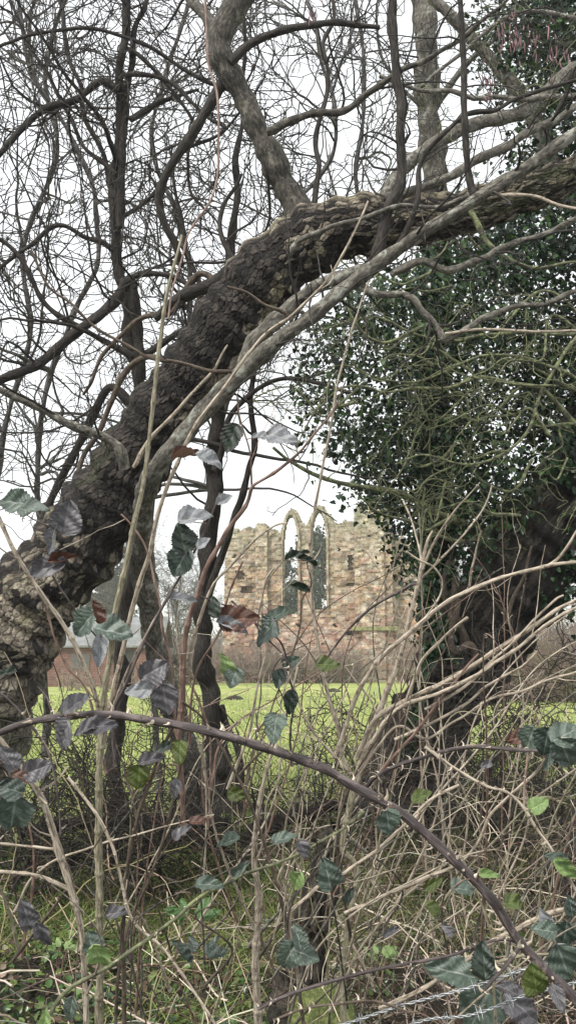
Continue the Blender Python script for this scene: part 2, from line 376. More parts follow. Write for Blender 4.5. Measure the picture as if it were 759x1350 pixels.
Q, r = thin(900, 2.4, 7.5, .60, (.3, 1.0), (.0018, .0036), K=12, flat=.9); tubes(g, Q, r, 4, pick(len(Q), [(.50, .42, .32), (.62, .55, .44), (.30, .22, .15), (.07, .05, .04)], .3))
tag(g.build('dead_stalks', M['litter']), 'matted tan and brown dead stalks covering the bank', 'undergrowth', kind='stuff')
g = Bag()
Q, r = arcs(320, 2.2, 6.5, .4, (.5, 1.5), (.0025, .0055), K=16, flat=.7)
tubes(g, Q, r, 5, pick(len(Q), [(.36, .28, .20), (.55, .47, .36), (.10, .065, .05), (.05, .035, .03), (.22, .20, .10)]))
Q2, r2 = grow(Q, r, 3.0, .06, .3, 5, ratio=.7, rmax=.003, up=0); tubes(g, Q2, r2, 3, pick(len(Q2), [(.34, .26, .19), (.16, .10, .08), (.24, .20, .10)]))
tag(g.build('bramble_undergrowth', M['litter']), 'criss-crossing tangle of thin bare bramble runners above the bank', 'undergrowth', kind='stuff')

# ------------------------------------------------------------------ ruin, outbuilding, far planting
def field_p(px, d): return (px - 379.5) / F * d
RD = 58.0; MP = RD / F
RG = bpy.data.objects
ruin = thing('abbey_ruin', 'roofless stone abbey ruin with two tall lancet windows beyond the field', 'ruin', (field_p(415, RD), RD, 0))
AX = R_(-5); UX = np.array([math.cos(AX), math.sin(AX), 0]); NY = np.array([-math.sin(AX), math.cos(AX), 0]); RO = np.array([field_p(415, RD), RD, 0.])
def stonecol(px, py, front, seed):
    bi = np.floor((897 - py) / 3.7).astype(int); bj = np.floor((px + (bi % 2) * 3 + (bi * 7 % 5)) / (6.2 + bi % 3)).astype(int)
    h = (np.sin(bi * 12.9898 + bj * 78.233 + seed) * 43758.5453) % 1; h2 = (np.sin(bi * 39.3 + bj * 11.13 + seed) * 24634.63) % 1
    pal = np.array([(.40, .31, .19), (.48, .41, .28), (.36, .26, .20), (.34, .31, .24), (.52, .46, .36), (.24, .19, .15), (.38, .24, .19), (.36, .35, .28)])
    hgt = np.clip((897 - py) / 220, 0, 1); g3 = np.stack([px * .03, py * .03, 0 * px], -1)
    big = sn(g3, 1.6, 5 + seed); big2 = sn(g3, 2.3, 11 + seed)
    c = pal[(h * 7.99).astype(int)] * (.78 + .44 * h2)[..., None]
    def mix(c, col, f): f = np.clip(f, 0, 1)[..., None]; return c * (1 - f) + np.array(col) * f * (.75 + .5 * h2)[..., None]
    c = mix(c, (.40, .28, .16), .45 * np.clip(1 - np.abs(hgt - .5) * 2.2, 0, 1) * (big > -.3))
    c = mix(c, (.33, .35, .25), np.clip((hgt - .62) * 2.2, 0, .75) + .25 * (big2 > .5))
    c = mix(c, (.36, .17, .13), np.clip(.65 - hgt * 1.3, 0, .6) * (big2 > -.1))
    c = mix(c, (.08, .07, .06), (h2 > .90) * .65)
    c = mix(c, (.50, .47, .40), np.clip(sn(g3, 5.5, 17 + seed) - .2, 0, .6))
    c = c * (.8 + .4 * RNG.uniform(size=px.shape))[..., None]; gr_ = c.mean(-1, keepdims=True); c = np.clip((gr_ + (c - gr_) * .85) * np.array([1.02, .93, .88]) * .95, 0, .8)
    return c
def maskwall(name, x0, x1, y0, y1, solid, front, back, parent, seed=0, step=1.5, relief=.05, kindcol=None):
    xs = np.arange(x0, x1 + step, step); ys = np.arange(y0, y1 + step, step)   # ys downwards in photo pixels
    cx = (xs[:-1] + xs[1:]) / 2; cy = (ys[:-1] + ys[1:]) / 2
    CX, CY = np.meshgrid(cx, cy, indexing='ij'); mk = solid(CX, CY)
    X, Y = np.meshgrid(xs, ys, indexing='ij'); nx, ny = X.shape
    jx = .35 * step * np.sin(X * 1.9 + Y * 2.3 + seed) * np.sin(Y * .77); jy = .35 * step * np.sin(X * 2.7 - Y * 1.3 + seed)
    def verts(depth, rel):
        bi = np.floor((897 - Y) / 3.7).astype(int); bj = np.floor((X + (bi % 2) * 3 + (bi * 7 % 5)) / (6.2 + bi % 3)).astype(int)
        h = (np.sin(bi * 12.9 + bj * 78.2 + seed) * 43758.5) % 1
        dd = depth(X, Y) + rel * (h - .5) * 2
        return RO + ((X + jx - 415) * MP)[..., None] * UX + np.stack([0 * X, 0 * X, (897 - Y - jy) * MP], -1) + dd[..., None] * NY
    Vf = verts(front, relief); Vb = verts(back, relief)
    V = np.concatenate([Vf.reshape(-1, 3), Vb.reshape(-1, 3)]); o = nx * ny
    id_ = np.arange(o).reshape(nx, ny); a, b_, c, d = id_[:-1, :-1], id_[1:, :-1], id_[1:, 1:], id_[:-1, 1:]
    q = [np.stack([a, d, c, b_], -1)[mk], np.stack([a, b_, c, d], -1)[mk] + o]
    pad = np.pad(mk, 1)
    for dx, dy, e0, e1 in ((-1, 0, a, d), (1, 0, c, b_), (0, -1, b_, a), (0, 1, d, c)):
        nb = pad[1 + dx:1 + dx + mk.shape[0], 1 + dy:1 + dy + mk.shape[1]]
        s_ = mk & ~nb; q.append(np.stack([e1[s_], e0[s_], e0[s_] + o, e1[s_] + o], -1))
    q = np.concatenate(q)
    # one vertex set per face so each stone keeps its own colour
    fc = V[q.ravel()]; pp = np.concatenate([X.ravel(), X.ravel()])[q].mean(1); py_ = np.concatenate([Y.ravel(), Y.ravel()])[q].mean(1)
    colr = stonecol(pp, py_, True, seed) if kindcol is None else np.broadcast_to(kindcol, (len(q), 3)) * RNG.uniform(.8, 1.2, (len(q), 1))
    return Bag().add(fc, q=np.arange(len(q) * 4).reshape(-1, 4), c=np.repeat(colr, 4, 0)).build(name, M['stone'], parent, smooth=False)
def lancet(x, y, cx, hw, sill, spring, apex):
    k = np.where(y > spring, hw, hw * np.sqrt(np.clip(1 - ((spring - y) / (spring - apex)) ** 1.7, 0, 1)))
    return (np.abs(x - cx) < k) & (y < sill) & (y > apex)
TOPX = [296, 300, 306, 318, 326, 336, 340, 352, 356, 364, 370, 374, 379, 384, 389, 394, 399, 403, 407, 412, 417, 422, 427, 432, 437, 442, 447, 456, 468]
TOPY = [760, 706, 697, 700, 695, 698, 691, 692, 698, 701, 704, 692, 680, 672, 672, 679, 690, 695, 690, 679, 671, 667, 669, 677, 681, 690, 694, 688, 691]
def wall_solid(x, y):
    top = np.interp(x, TOPX, TOPY) + .9 * np.sin(x * .7) + .6 * np.sin(x * 2.3)
    s = y > top
    s &= ~lancet(x, y, 384, 9.3, 812, 718, 682); s &= ~lancet(x, y, 421.5, 9.3, 806, 716, 677)
    for hx, hy, hw, hh in ((317, 760, 5.5, 6.5), (326, 779, 8, 5), (462, 773, 5, 2.5), (441, 826, 2.3, 2.3), (394, 826, 2.3, 2.3), (461, 836, 5, 3), (447, 728, 1.8, 2.6), (462, 745, 3.2, 10), (309, 735, 2, 2)):
        s &= ~((np.abs(x - hx + np.sin(y)) < hw) & (np.abs(y - hy) < hh))
    return s
maskwall('wall_core', 296, 470, 664, 900, lambda x, y: (y > np.interp(x, TOPX, TOPY) + 2) & ~lancet(x, y, 384, 9.6, 812, 718, 681.6) & ~lancet(x, y, 421.5, 9.6, 806, 716, 676.6) & (x > 299), lambda x, y: .02 + 0 * x, lambda x, y: .40 + 0 * x, ruin, 11)
maskwall('wall', 296, 470, 664, 900, wall_solid, lambda x, y: -.55 + .10 * sn(np.stack([x, y, 0 * x], -1) * .06, 1, 2) - .25 * (y > 832), lambda x, y: .0 + 0 * x, ruin, 1, 1.2)
maskwall('buttress', 466, 518, 660, 900, lambda x, y: (y > 672 + 4 * np.sin(x * .5)) & (x > 468 - np.clip((y - 832) * .5, 0, 9)) & (x < 515 + np.clip((y - 832) * .1, 0, 3)),
         lambda x, y: -1.5 - .7 * (y > 832) - .25 * np.clip((y - 760) / 140, 0, 1) + .3 * (np.abs(x - 491) > 15), lambda x, y: .5 + 0 * x, ruin, 2)
maskwall('buttress', 334, 356, 690, 900, lambda x, y: (y > 694 + np.sin(x)) & (x > 338) & (x < 353 + (y > 790) * 2), lambda x, y: -1.0 - .3 * (y > 800), lambda x, y: -.4 + 0 * x, ruin, 3)
maskwall('side_wall', 515, 560, 690, 900, lambda x, y: y > 700 + (x - 515) * .6 + 3 * np.sin(x * .6), lambda x, y: .1 + 0 * x, lambda x, y: .9 + 0 * x, ruin, 4)
def ring(cx, sill, spring, apex):
    def f(x, y):
        o = lancet(x, y, cx, 12.2, sill, spring, apex - 6); i = lancet(x, y, cx, 9.9, sill + 5, spring, apex)
        return o & ~i
    return f
maskwall('window_arch', 370, 398, 672, 812, ring(384, 811, 718, 681), lambda x, y: -.82 + 0 * x, lambda x, y: -.35 + 0 * x, ruin, 6, 1.2, .02)
maskwall('window_arch', 407, 436, 667, 806, ring(421.5, 805, 716, 676), lambda x, y: -.82 + 0 * x, lambda x, y: -.35 + 0 * x, ruin, 7, 1.2, .02)
maskwall('blind_arch', 336, 374, 696, 800, lambda x, y: lancet(x, y, 362, 13, 800, 735, 700) & ~lancet(x, y, 362, 10.5, 810, 736, 705) & (x < 364), lambda x, y: -.80 + 0 * x, lambda x, y: -.4 + 0 * x, ruin, 8, 1.2, .02)
maskwall('string_course', 464, 520, 829, 835, lambda x, y: (y > 829.5) & (y < 834), lambda x, y: -2.45 + 0 * x, lambda x, y: -1.4 + 0 * x, ruin, 9, 1.2, .02, np.array((.27, .27, .13)))

# red brick outbuilding with slate roof
m, n, l, b = newmat('red_brick'); tc = n.new('ShaderNodeTexCoord'); mp = n.new('ShaderNodeMapping'); mp.inputs['Rotation'].default_value = (R_(90), 0, 0)
l.new(tc.outputs['Object'], mp.inputs[0]); br = n.new('ShaderNodeTexBrick'); l.new(mp.outputs[0], br.inputs[0])
br.inputs['Scale'].default_value = 3; br.inputs['Color1'].default_value = (.17, .06, .045, 1); br.inputs['Color2'].default_value = (.12, .055, .045, 1); br.inputs['Mortar'].default_value = (.3, .24, .2, 1)
nn = noise(n, l, tc.outputs['Object'], 2.5, 5); rr = ramp(n, l, nn.outputs['Fac'], [(.35, (.6, .6, .6)), (.65, (1.2, 1.15, 1.1))])
l.new(mixc(n, l, 1., br.outputs[0], rr.outputs[0], 'MULTIPLY'), b.inputs['Base Color']); b.inputs['Roughness'].default_value = .9; BRICK = m
m, n, l, b = newmat('grey_slate'); tc = n.new('ShaderNodeTexCoord'); br = n.new('ShaderNodeTexBrick'); l.new(tc.outputs['Object'], br.inputs[0])
br.inputs['Scale'].default_value = 2.2; br.inputs['Color1'].default_value = (.23, .235, .24, 1); br.inputs['Color2'].default_value = (.16, .165, .165, 1); br.inputs['Mortar'].default_value = (.15, .15, .15, 1)
nn = noise(n, l, tc.outputs['Object'], 1.3, 5); rr = ramp(n, l, nn.outputs['Fac'], [(.35, (.75, .78, .7)), (.65, (1.15, 1.15, 1.15))])
l.new(mixc(n, l, 1., br.outputs[0], rr.outputs[0], 'MULTIPLY'), b.inputs['Base Color']); b.inputs['Roughness'].default_value = .7; SLATE = m
def box(bag, x0, x1, y0, y1, z0, z1, c=None):
    v = [(x, y, z) for x in (x0, x1) for y in (y0, y1) for z in (z0, z1)]
    q = [(0, 1, 3, 2), (4, 6, 7, 5), (0, 4, 5, 1), (2, 3, 7, 6), (0, 2, 6, 4), (1, 5, 7, 3)]
    f = np.array(v)[np.array(q).ravel()]; bag.add(f, q=np.arange(24).reshape(-1, 4), c=c)
HD = 47.; hx0, hx1 = field_p(20, HD), field_p(212, HD)
hs_ = thing('brick_outbuilding', 'low red brick outbuilding with grey slate roof seen past the leaning trunk', 'building', (hx0, HD, 0))
w = Bag(); box(w, hx0, hx1, HD, HD + 4, -.1, 2.15)
w.add([(hx1, HD, 2.15), (hx1, HD + 4, 2.15), (hx1, HD + 2, 3.5), (hx0, HD, 2.15), (hx0, HD + 4, 2.15), (hx0, HD + 2, 3.5)], t=[(0, 1, 2), (3, 5, 4)])
wo = w.build('wall', BRICK, hs_, False)
rf = Bag()
for sgn in (1, -1):
    ya, yb = (HD - .25, HD + 2) if sgn > 0 else (HD + 4.25, HD + 2)
    v = np.array([(hx0 - .2, ya, 2.02), (hx1 + .2, ya, 2.02), (hx1 + .2, yb, 3.62), (hx0 - .2, yb, 3.62)]); v2 = v + [0, 0, .1]
    rf.add(np.concatenate([v, v2]), q=[(0, 1, 2, 3), (4, 5, 6, 7), (0, 1, 5, 4), (1, 2, 6, 5), (3, 0, 4, 7)])
ro = rf.build('roof', SLATE, hs_, False)
rg = Bag(); tubes(rg, np.array([[(hx0 - .2, HD + 2, 3.7), ((hx0 + hx1) / 2, HD + 2, 3.7), (hx1 + .2, HD + 2, 3.7)]]), np.full((1, 3), .11), 8, (.2, .12, .1)); rg.build('ridge', SLATE, ro)
gt = Bag(); tubes(gt, np.array([[(hx0 - .2, HD - .3, 2.0), ((hx0 + hx1) / 2, HD - .3, 2.0), (hx1 + .2, HD - .3, 2.0)]]), np.full((1, 3), .06), 8); gt.build('gutter', M['twig_dark'], ro)
dr = Bag(); dx = field_p(168, HD); box(dr, dx - .45, dx + .45, HD - .04, HD + .05, 0, 1.9); d_ = dr.build('door', bark('old_door', (.02, .02, .018), (.035, .035, .03), (.05, .05, .045), 6), hs_, False)
wn = Bag(); dx = field_p(110, HD); box(wn, dx - .5, dx + .5, HD - .04, HD + .05, .9, 1.7); w_ = wn.build('window', M['twig_far'], hs_, False)

# scrub hedges: short bushes, each a thing
HEDGEMAT = vcmat('hedge_twig', .9)
def bush(name, label, cat, x, y, w, h, n, cols, group=None, r=.012, leaf=None):
    z = float(gz(x, y)); o = thing(name, label, cat, (x, y, z), group)
    N0 = max(10, n // 14); p = np.stack([x + RNG.normal(size=N0) * w * .22, y + RNG.normal(size=N0) * w * .15, np.full(N0, z)], 1)
    D = nrm(RNG.normal(size=(N0, 3)) * [.55, .45, .1] + [0, 0, .9]); Q = np.empty((N0, 6, 3)); Q[:, 0] = p
    L = RNG.uniform(.55, 1.1, N0) * h
    for j in range(1, 6):
        D = nrm(D + RNG.normal(size=(N0, 3)) * .22 + (np.array([x, y, 0]) - Q[:, j - 1]) * [-.06, -.05, 0]); Q[:, j] = Q[:, j - 1] + D * (L / 5)[:, None]
    rr = np.full((N0, 6), r * 2) * np.linspace(1, .35, 6)
    g = Bag(); tubes(g, Q, rr, 4, pick(N0, cols))
    Q2, r2 = grow(Q, rr, 0, .15 * h, .45 * h, 5, n=n, ratio=.7, rmax=r, rmin=r * .35, keep=1)
    tubes(g, Q2, r2, 3, pick(len(Q2), cols)); Q3, r3 = grow(Q2, r2, 0, .05 * h, .22 * h, 4, n=n * 3, ratio=.8, rmax=r * .6, rmin=r * .3, keep=1)
    tubes(g, Q3, r3, 3, pick(len(Q3), cols)); g.build('branches', HEDGEMAT, o)
    if leaf:
        f = Bag(); i = RNG.integers(0, len(Q3), leaf[0]); ps = Q3[i, RNG.integers(1, 4, leaf[0])]
        leaves(f, ps, RNG.normal(size=(leaf[0], 3)), RNG.normal(size=(leaf[0], 3)), np.full(leaf[0], leaf[1]), pick(leaf[0], leaf[2]), OVAL); f.build('foliage', M['ivyleaf'], o)
    return o
PINK = [(.24, .17, .15), (.30, .22, .19), (.16, .11, .10), (.34, .28, .22), (.22, .20, .13)]
k = 0
HB = [(95, 42, 1.2, 'bare bush in front of the brick outbuilding, nearest the leaning trunk'), (150, 41, 1.0, 'bare bush in front of the slate-roofed outbuilding, middle one'), (195, 42, 1.5, 'bare bush in front of the right end of the brick outbuilding'),
      (282, 55, 2.6, 'leftmost bare pinkish brown bush at the foot of the ruin'), (322, 54, 2.5, 'bare bush below the square hole in the ruin wall'), (356, 54, 2.3, 'bare bush in front of the narrow left buttress'),
      (392, 54, 2.3, 'bare bush directly under the left lancet window'), (428, 54, 2.2, 'bare bush directly under the right lancet window'), (458, 54, 2.0, 'bare bush beside the foot of the wide buttress'),
      (236, 50, 3.2, 'tall bare bush in the gap between the two dark trunks'), (545, 53, 3, 'bare bush right of the wide buttress, half behind the ivy trunk')]
for px, d, h, lb in HB: bush('bare_bush', lb, 'bush', field_p(px, d), d, 2.2, h, 700 if h > 1.8 else 160, PINK, 'bare bushes along the far edge of the field', .018)
for px, d, h, lb in ((640, 34, 3.0, 'pinkish bare bush right behind the leaning ivy trunk across the field'), (695, 33, 3.4, 'pinkish bare bush across the field, between two others on the right'), (750, 32, 3.6, 'pinkish bare bush across the field at the right edge')):
    bush('bare_bush', lb, 'bush', field_p(px, d), d, 2.6, h, 1100, PINK, 'bare bushes across the field on the right', .013)
# molehills
for px, d, lb in ((310, 33, 'small dark molehill in the field beside the thin dark trunk'), (438, 40, 'small dark molehill in the field near the foot of the ruin')):
    x = field_p(px, d); th = np.linspace(0, 2 * math.pi, 24, endpoint=False); rs = np.linspace(1, 0, 7); g = Bag()
    V = np.array([[(x + .38 * r_ * math.cos(a) * (1 + .1 * math.sin(3 * a)), d + .38 * r_ * math.sin(a), .16 * (1 - r_ ** 2) - .01 + .015 * math.sin(a * 5 + r_ * 9)) for a in th] for r_ in rs])
    i = np.arange(7 * 24).reshape(7, 24); j = np.roll(i, -1, 1)
    V[..., 2] += gz(x, d); g.add(V, q=np.stack([i[:-1], j[:-1], j[1:], i[1:]], -1).reshape(-1, 4)); tag(g.build('molehill', SOIL), lb, 'molehill', 'molehills in the field')

# far trees
FARMAT = vcmat('far_bark', .9)
def fartree(label, px, d, h, w, cols=None, ever=False, group='trees beyond the ruin'):
    x = field_p(px, d); o = thing('evergreen_tree' if ever else 'bare_tree', label, 'tree', (x, d, 0), group)
    cols = cols or [(.10, .09, .08), (.14, .125, .11), (.08, .075, .07)]
    Q = np.array([[(x + .2 * math.sin(j), d, h * .85 * j / 9) for j in range(10)]]); r = np.array([np.linspace(h * .018, h * .004, 10)])
    g = Bag(); tubes(g, Q, r, 7, cols[0]); g.build('trunk', FARMAT, o)
    c = Bag(); a, ra = grow(Q, r, 0, h * .25, h * .45, 7, n=26, ang=(25, 60), ratio=.6, rmax=1, up=.12, t0=.2, keep=1, rmin=.01)
    tubes(c, a, ra, 4, pick(len(a), cols)); b2, rb = grow(a, ra, 0, h * .08, h * .2, 5, n=300, rmax=.04, rmin=.015, up=.08, keep=1); tubes(c, b2, rb, 3, pick(len(b2), cols))
    b3, rc = grow(b2, rb, 0, h * .03, h * .09, 4, n=1800, rmax=.02, rmin=.012, keep=1); tubes(c, b3, rc, 3, pick(len(b3), cols)); c.build('crown', FARMAT, o)
    if ever:
        f = Bag(); n_ = 5000; i = RNG.integers(0, len(b3), n_); ps = b3[i, RNG.integers(0, 4, n_)]
        leaves(f, ps, RNG.normal(size=(n_, 3)), RNG.normal(size=(n_, 3)), RNG.uniform(.25, .5, n_), pick(n_, [(.035, .05, .03), (.05, .07, .04)]), OVAL); f.build('foliage', M['ivyleaf'], o)
fartree('dark evergreen tree seen through the left lancet window', 372, 95, 11.5, 5, ever=True)
fartree('dark evergreen tree seen through the right lancet window', 422, 92, 13.2, 5, ever=True)
fartree('bare tree behind the wall between the two lancets', 400, 110, 13, 6)
fartree('bare tree rising behind the left end of the ruin', 262, 100, 14, 6)
fartree('bare tree in the gap between the two dark trunks', 236, 84, 12, 5)
fartree('bare tree behind the slate roof, beside the leaning trunk', 172, 80, 13.5, 6)
fartree('evergreen tree behind the slate roof, partly covered by the leaning trunk', 140, 88, 14, 6, ever=True)
fartree('bare tree right of the ruin, mostly behind the ivy', 600, 90, 14, 6)
fartree('bare tree behind the pinkish bushes on the right', 720, 75, 12, 6)
g = Bag()   # far woodland on the horizon
N = 9000; x = RNG.uniform(-150, 150, N); y = RNG.uniform(150, 190, N); h = RNG.uniform(5, 11, N) * (.8 + .2 * np.sin(x * .12))
D = nrm(RNG.normal(size=(N, 3)) * [.3, .3, .05] + [0, 0, 1]); u = np.linspace(0, 1, 4)
Q = np.stack([x, y, 0 * x], 1)[:, None] + D[:, None] * (h[:, None] * u)[..., None] + RNG.normal(size=(N, 4, 3)) * .5 * u[None, :, None]
tubes(g, Q, np.full((N, 4), .22) * np.linspace(1, .3, 4), 3, pick(N, [(.12, .11, .10), (.09, .10, .08), (.16, .14, .12)]))
tag(g.build('distant_woodland', FARMAT), 'low line of distant bare woodland along the horizon', 'woodland', kind='stuff')

# ------------------------------------------------------------------ big trunks with flaking bark
def cells(U, Vv, su, sv, per=None, seed=0, ju=.8):
    """voronoi in (u,v): returns F1, F2, random of the nearest cell"""
    a = U / su; b_ = Vv / sv; ia = np.floor(a).astype(int); ib = np.floor(b_).astype(int)
    f1 = np.full(a.shape, 9.); f2 = np.full(a.shape, 9.); rid = np.zeros(a.shape); dv = np.zeros(a.shape)
    for di in (-1, 0, 1):
        for dj in (-1, 0, 1):
            ca = ia + di; cb = ib + dj; cm = ca % per if per else ca
            h1 = (np.sin(cm * 127.1 + cb * 311.7 + seed) * 43758.5453) % 1; h2 = (np.sin(cm * 269.5 + cb * 183.3 + seed) * 24634.6345) % 1
            d = np.hypot(ca + .5 + ju * (h1 - .5) - a, cb + .5 + ju * (h2 - .5) - b_)
            nw = d < f1; f2 = np.where(nw, f1, np.minimum(f2, d)); rid = np.where(nw, (h1 * 7.13 + h2 * 3.7) % 1, rid); dv = np.where(nw, (ca + .5 + ju * (h1 - .5) - a) * (h2 - .5) * 2 + (cb + .5 + ju * (h2 - .5) - b_), dv); f1 = np.where(nw, d, f1)
    return f1, f2, rid, dv
def bigtrunk(P, Rr, sides, step, plate, amp, colf, elong=1.3, lump=.1, seed=0, tilt=.4, ridge=0):
    L = np.linalg.norm(np.diff(P, axis=0), axis=1).sum(); K = int(L / step); P, Rr = dense(P, Rr, K)
    T = np.gradient(P, axis=0); T = nrm(T); A = np.empty_like(P); a = nrm(np.cross(T[0], [0, 1., 0])); A[0] = a
    for k in range(1, K): a = nrm(a - T[k] * (a @ T[k])); A[k] = a
    B = np.cross(T, A); th = np.arange(sides) * 2 * math.pi / sides; s = np.linspace(0, L, K)
    TH, SS = np.meshgrid(th, s); rm = Rr.mean(); per = max(6, int(round(2 * math.pi * rm / plate))); U = TH / (2 * math.pi) * per * plate
    C3 = np.stack([np.cos(TH) * .5, np.sin(TH) * .5, SS], -1)
    lum = 1 + lump * sn(C3, 2.2, seed) + lump * .5 * sn(C3, 5, seed + 1)
    wu = U + plate * .35 * sn(C3, 9, seed + 2) + plate * .16 * sn(C3, 70, seed + 4); wv = SS + plate * .5 * sn(C3, 8, seed + 3) + plate * .16 * sn(C3, 80, seed + 5)
    f1, f2, rid, dv = cells(wu, wv, plate, plate * elong, per, seed, .95); g1, g2, rid2, dv2 = cells(wu, wv, plate * per / (per * 2), plate * elong * .45, per * 2, seed + 9)
    crack = np.clip((f2 - f1 - .03) / .16, 0, 1); cr2 = np.clip((g2 - g1) / .25, 0, 1)
    h = crack * (.35 + .8 * rid) + .45 * cr2 * rid2 + tilt * (dv * crack + .4 * dv2) + .25 * sn(C3, 14, seed + 7)
    R2 = Rr[:, None] * lum + amp * (h - .6)
    if ridge: rg_ = np.sin(TH * ridge + 5 * sn(C3, 2.1, seed + 13) + 2 * sn(C3, 7, seed + 14)) * .6 + .4 * np.sin(TH * ridge * 2.3 + 6 * sn(C3, 3.3, seed + 15)); R2 = R2 + amp * 1.1 * rg_; crack = crack * np.clip(.75 + .45 * rg_, .15, 1)
    V = P[:, None] + (R2 * np.cos(TH))[..., None] * A[:, None] + (R2 * np.sin(TH))[..., None] * B[:, None]
    col = colf(C3, s / L, TH, crack, cr2, rid, rid2, V)
    i = np.arange(K * sides).reshape(K, sides); j = np.roll(i, -1, 1)
    return Bag().add(V, q=np.stack([i[:-1], j[:-1], j[1:], i[1:]], -1).reshape(-1, 4), c=col.reshape(-1, 3))
def lerp(a, b, f): return np.asarray(a) * (1 - f[..., None]) + np.asarray(b) * f[..., None]
def leancol(C3, u, TH, crack, cr2, rid, rid2, V):
    n1 = sn(C3, 1.7, 21); n2 = sn(C3, 6, 22); U = np.broadcast_to(u[:, None], TH.shape)
    pale = np.clip(1.1 - 2.6 * np.abs(U - .10) * 1.6 + .5 * n1, 0, 1)              # flaking tan plates low on the trunk
    pale = np.maximum(pale, np.clip(n1 * 1.2 - .35 + .9 * np.exp(-((U - .66) / .07) ** 2), 0, .8))
    pale = np.maximum(pale, np.clip((U - .68) * 2.2, 0, .62))
    c = lerp((.020, .017, .015), (.075, .063, .053), np.clip(rid * 1.3 - .2, 0, 1)) * (.6 + .8 * rid2[..., None])
    tan = lerp((.17, .14, .10), (.44, .385, .30), rid2); tan = lerp(tan, (.30, .27, .16), np.clip(n2, 0, 1) * .6)
    f = np.clip(pale * 1.35 - .1 + (rid - .6) * 1.5 + .5 * n2, 0, 1) * (pale > .04)
    c = lerp(c, tan, f); c = lerp(c, (.10, .12, .05), np.clip(sn(C3, 3.1, 31) - .55, 0, .5))
    return c * (.24 + .76 * np.minimum(crack * 1.2, 1))[..., None] * (.65 + .35 * cr2)[..., None]
LT = "-110,1130,190 -66,1040,165 -36,960,145 -6,885,128 40,798,118 90,736,112 138,668,104 174,610,94 212,553,90 266,480,92 322,402,96 372,345,92 436,306,84 512,292,70 600,283,56 682,258,50 760,228,44 860,180,38 960,120,30"
P, Rr = tr(LT, 100, None, 6.2, 4.9, K=120, wob=.6)
lean = thing('leaning_tree', 'massive dark flaky-barked trunk leaning across the picture from lower left to upper right', 'tree', at(-110, 1130, 6.2))
bigtrunk(P, Rr, 460, .0055, .036, .010, leancol, 1.5, .06, 3, .15).build('trunk', M['bark_vc'], lean)
LEANP = (P, Rr)
def limbset(parent, specs, mat, name='limb', knuck=0, sides=12):
    out = []
    for sp in specs:
        P, r = tr(*sp[:5]); mt = sp[5] if len(sp) > 5 else mat
        P2, r2 = dense(P, r, max(12, len(P) * 2)); 
        if knuck: r2 = knuckle(P2, r2, knuck)
        g = Bag(); tubes(g, P2[None], r2[None], sides, (.5, .5, .5), True, .05); g.build(name, M[mt] if isinstance(mt, str) else mt, parent); out.append((P, r))
    return out
lean_l = [("402,300,46 388,268,38 372,238,34 354,200,34 344,178,30 326,142,28 306,102,30 292,72,34 288,52,34 296,34,32 310,14,30 328,-14,26 340,-60,22", 30, 22, 5.5, 5.3),
          ("292,62 272,24 252,-2 238,-40", 20, 10, 5.35, 5.6),
          ("304,82 326,64 350,50 380,37 400,33 442,30 500,36", 12, 7, 5.3, 5.2, 'twig_dark'),
          ("296,106 286,120 270,150 250,185 222,222 210,258 216,295 232,322 240,350", 15, 9, 5.4, 5.7, 'twig_dark'),
          ("352,174 380,164 410,152 445,147 480,125 512,104 560,80 620,40 680,-10", 11, 4, 5.3, 5.0),
          ("345,205 352,250 356,290 340,330", 5, 3, 5.4, 5.6, 'twig_dark'),
          ("165,617,15 159,592,14 136,577,12 100,562,11 65,545,10 30,530,9 0,512,9 -50,480,8", 14, 9, 5.35, 5.0, 'smooth'),
          ("176,616 205,574 232,540 280,490 300,455", 6, 3, 5.35, 5.2, 'pale'),
          ("330,372 300,330 292,300 300,262 318,230", 9, 4, 5.6, 5.7, 'twig_dark'),
          ("408,286 420,240 416,190 430,130 428,70 440,0 436,-60", 8, 4, 5.5, 5.8, 'twig_dark'),
          ("240,500 225,480 190,470 160,500 135,560 112,600 95,650", 9, 6, 5.9, 6.2, 'twig_brown'),
          ("310,400 270,360 250,380 225,410 190,420 150,450 110,520", 11, 4, 5.9, 6.3, 'twig_brown'),
          ("330,352 310,358 285,372 245,388 205,420", 26, 12, 5.9, 6.1, 'twig_dark'),
          ("760,228 800,150 830,60 840,-40", 20, 10, 5.0, 5.2), ("620,278 650,330 700,350 760,345", 8, 3, 5.0, 4.8, 'lichen')]
LL = limbset(lean, lean_l, 'limb')
a, ra = stackpaths(LL[1:]); g = Bag()
t1, r1 = grow(a, ra, 3.6, .3, 1.2, 9, rmax=.010, ratio=.6, curve=.08, jit=.25); t2, r2 = grow(t1, r1, 4.5, .08, .4, 6, rmax=.005, ratio=.7, jit=.35, rmin=.0016)
tubes(g, t1, r1, 5); tubes(g, t2, r2, 3); g.build('twigs', M['twig_dark'], lean)

# ------------------------------------------------------------------ the smooth grey tree crossing in front of it
haz = thing('smooth_barked_tree', 'slim smooth grey tree whose limb crosses in front of the big leaning trunk, with catkins', 'tree', at(264, 1085, 6.9))
HT = "266,1100,54,6.9 258,1040,44,6.8 244,985,36,6.65 226,925,30,6.5 208,868,30,6.35 198,810,30,6.15 190,752,30,5.9 187,712,28,5.65 189,672,26,5.35 198,632,26,5.1 222,597,25,4.98 250,562,25,4.92 282,529,24,4.88 315,496,23,4.84 350,464,22,4.80 380,438,21,4.76 411,416,20,4.72 450,385,19,4.68 485,357,18,4.64 520,332,17,4.6 562,303,17,4.55 605,277,16,4.5 640,255,17,4.46 680,230,16,4.42 730,195,15,4.36 762,172,14,4.32 850,110,11,4.2 940,60,9,4.1"
P, Rr = tr(HT, 20, None, 6.9, 4.7, K=190, wob=.3)
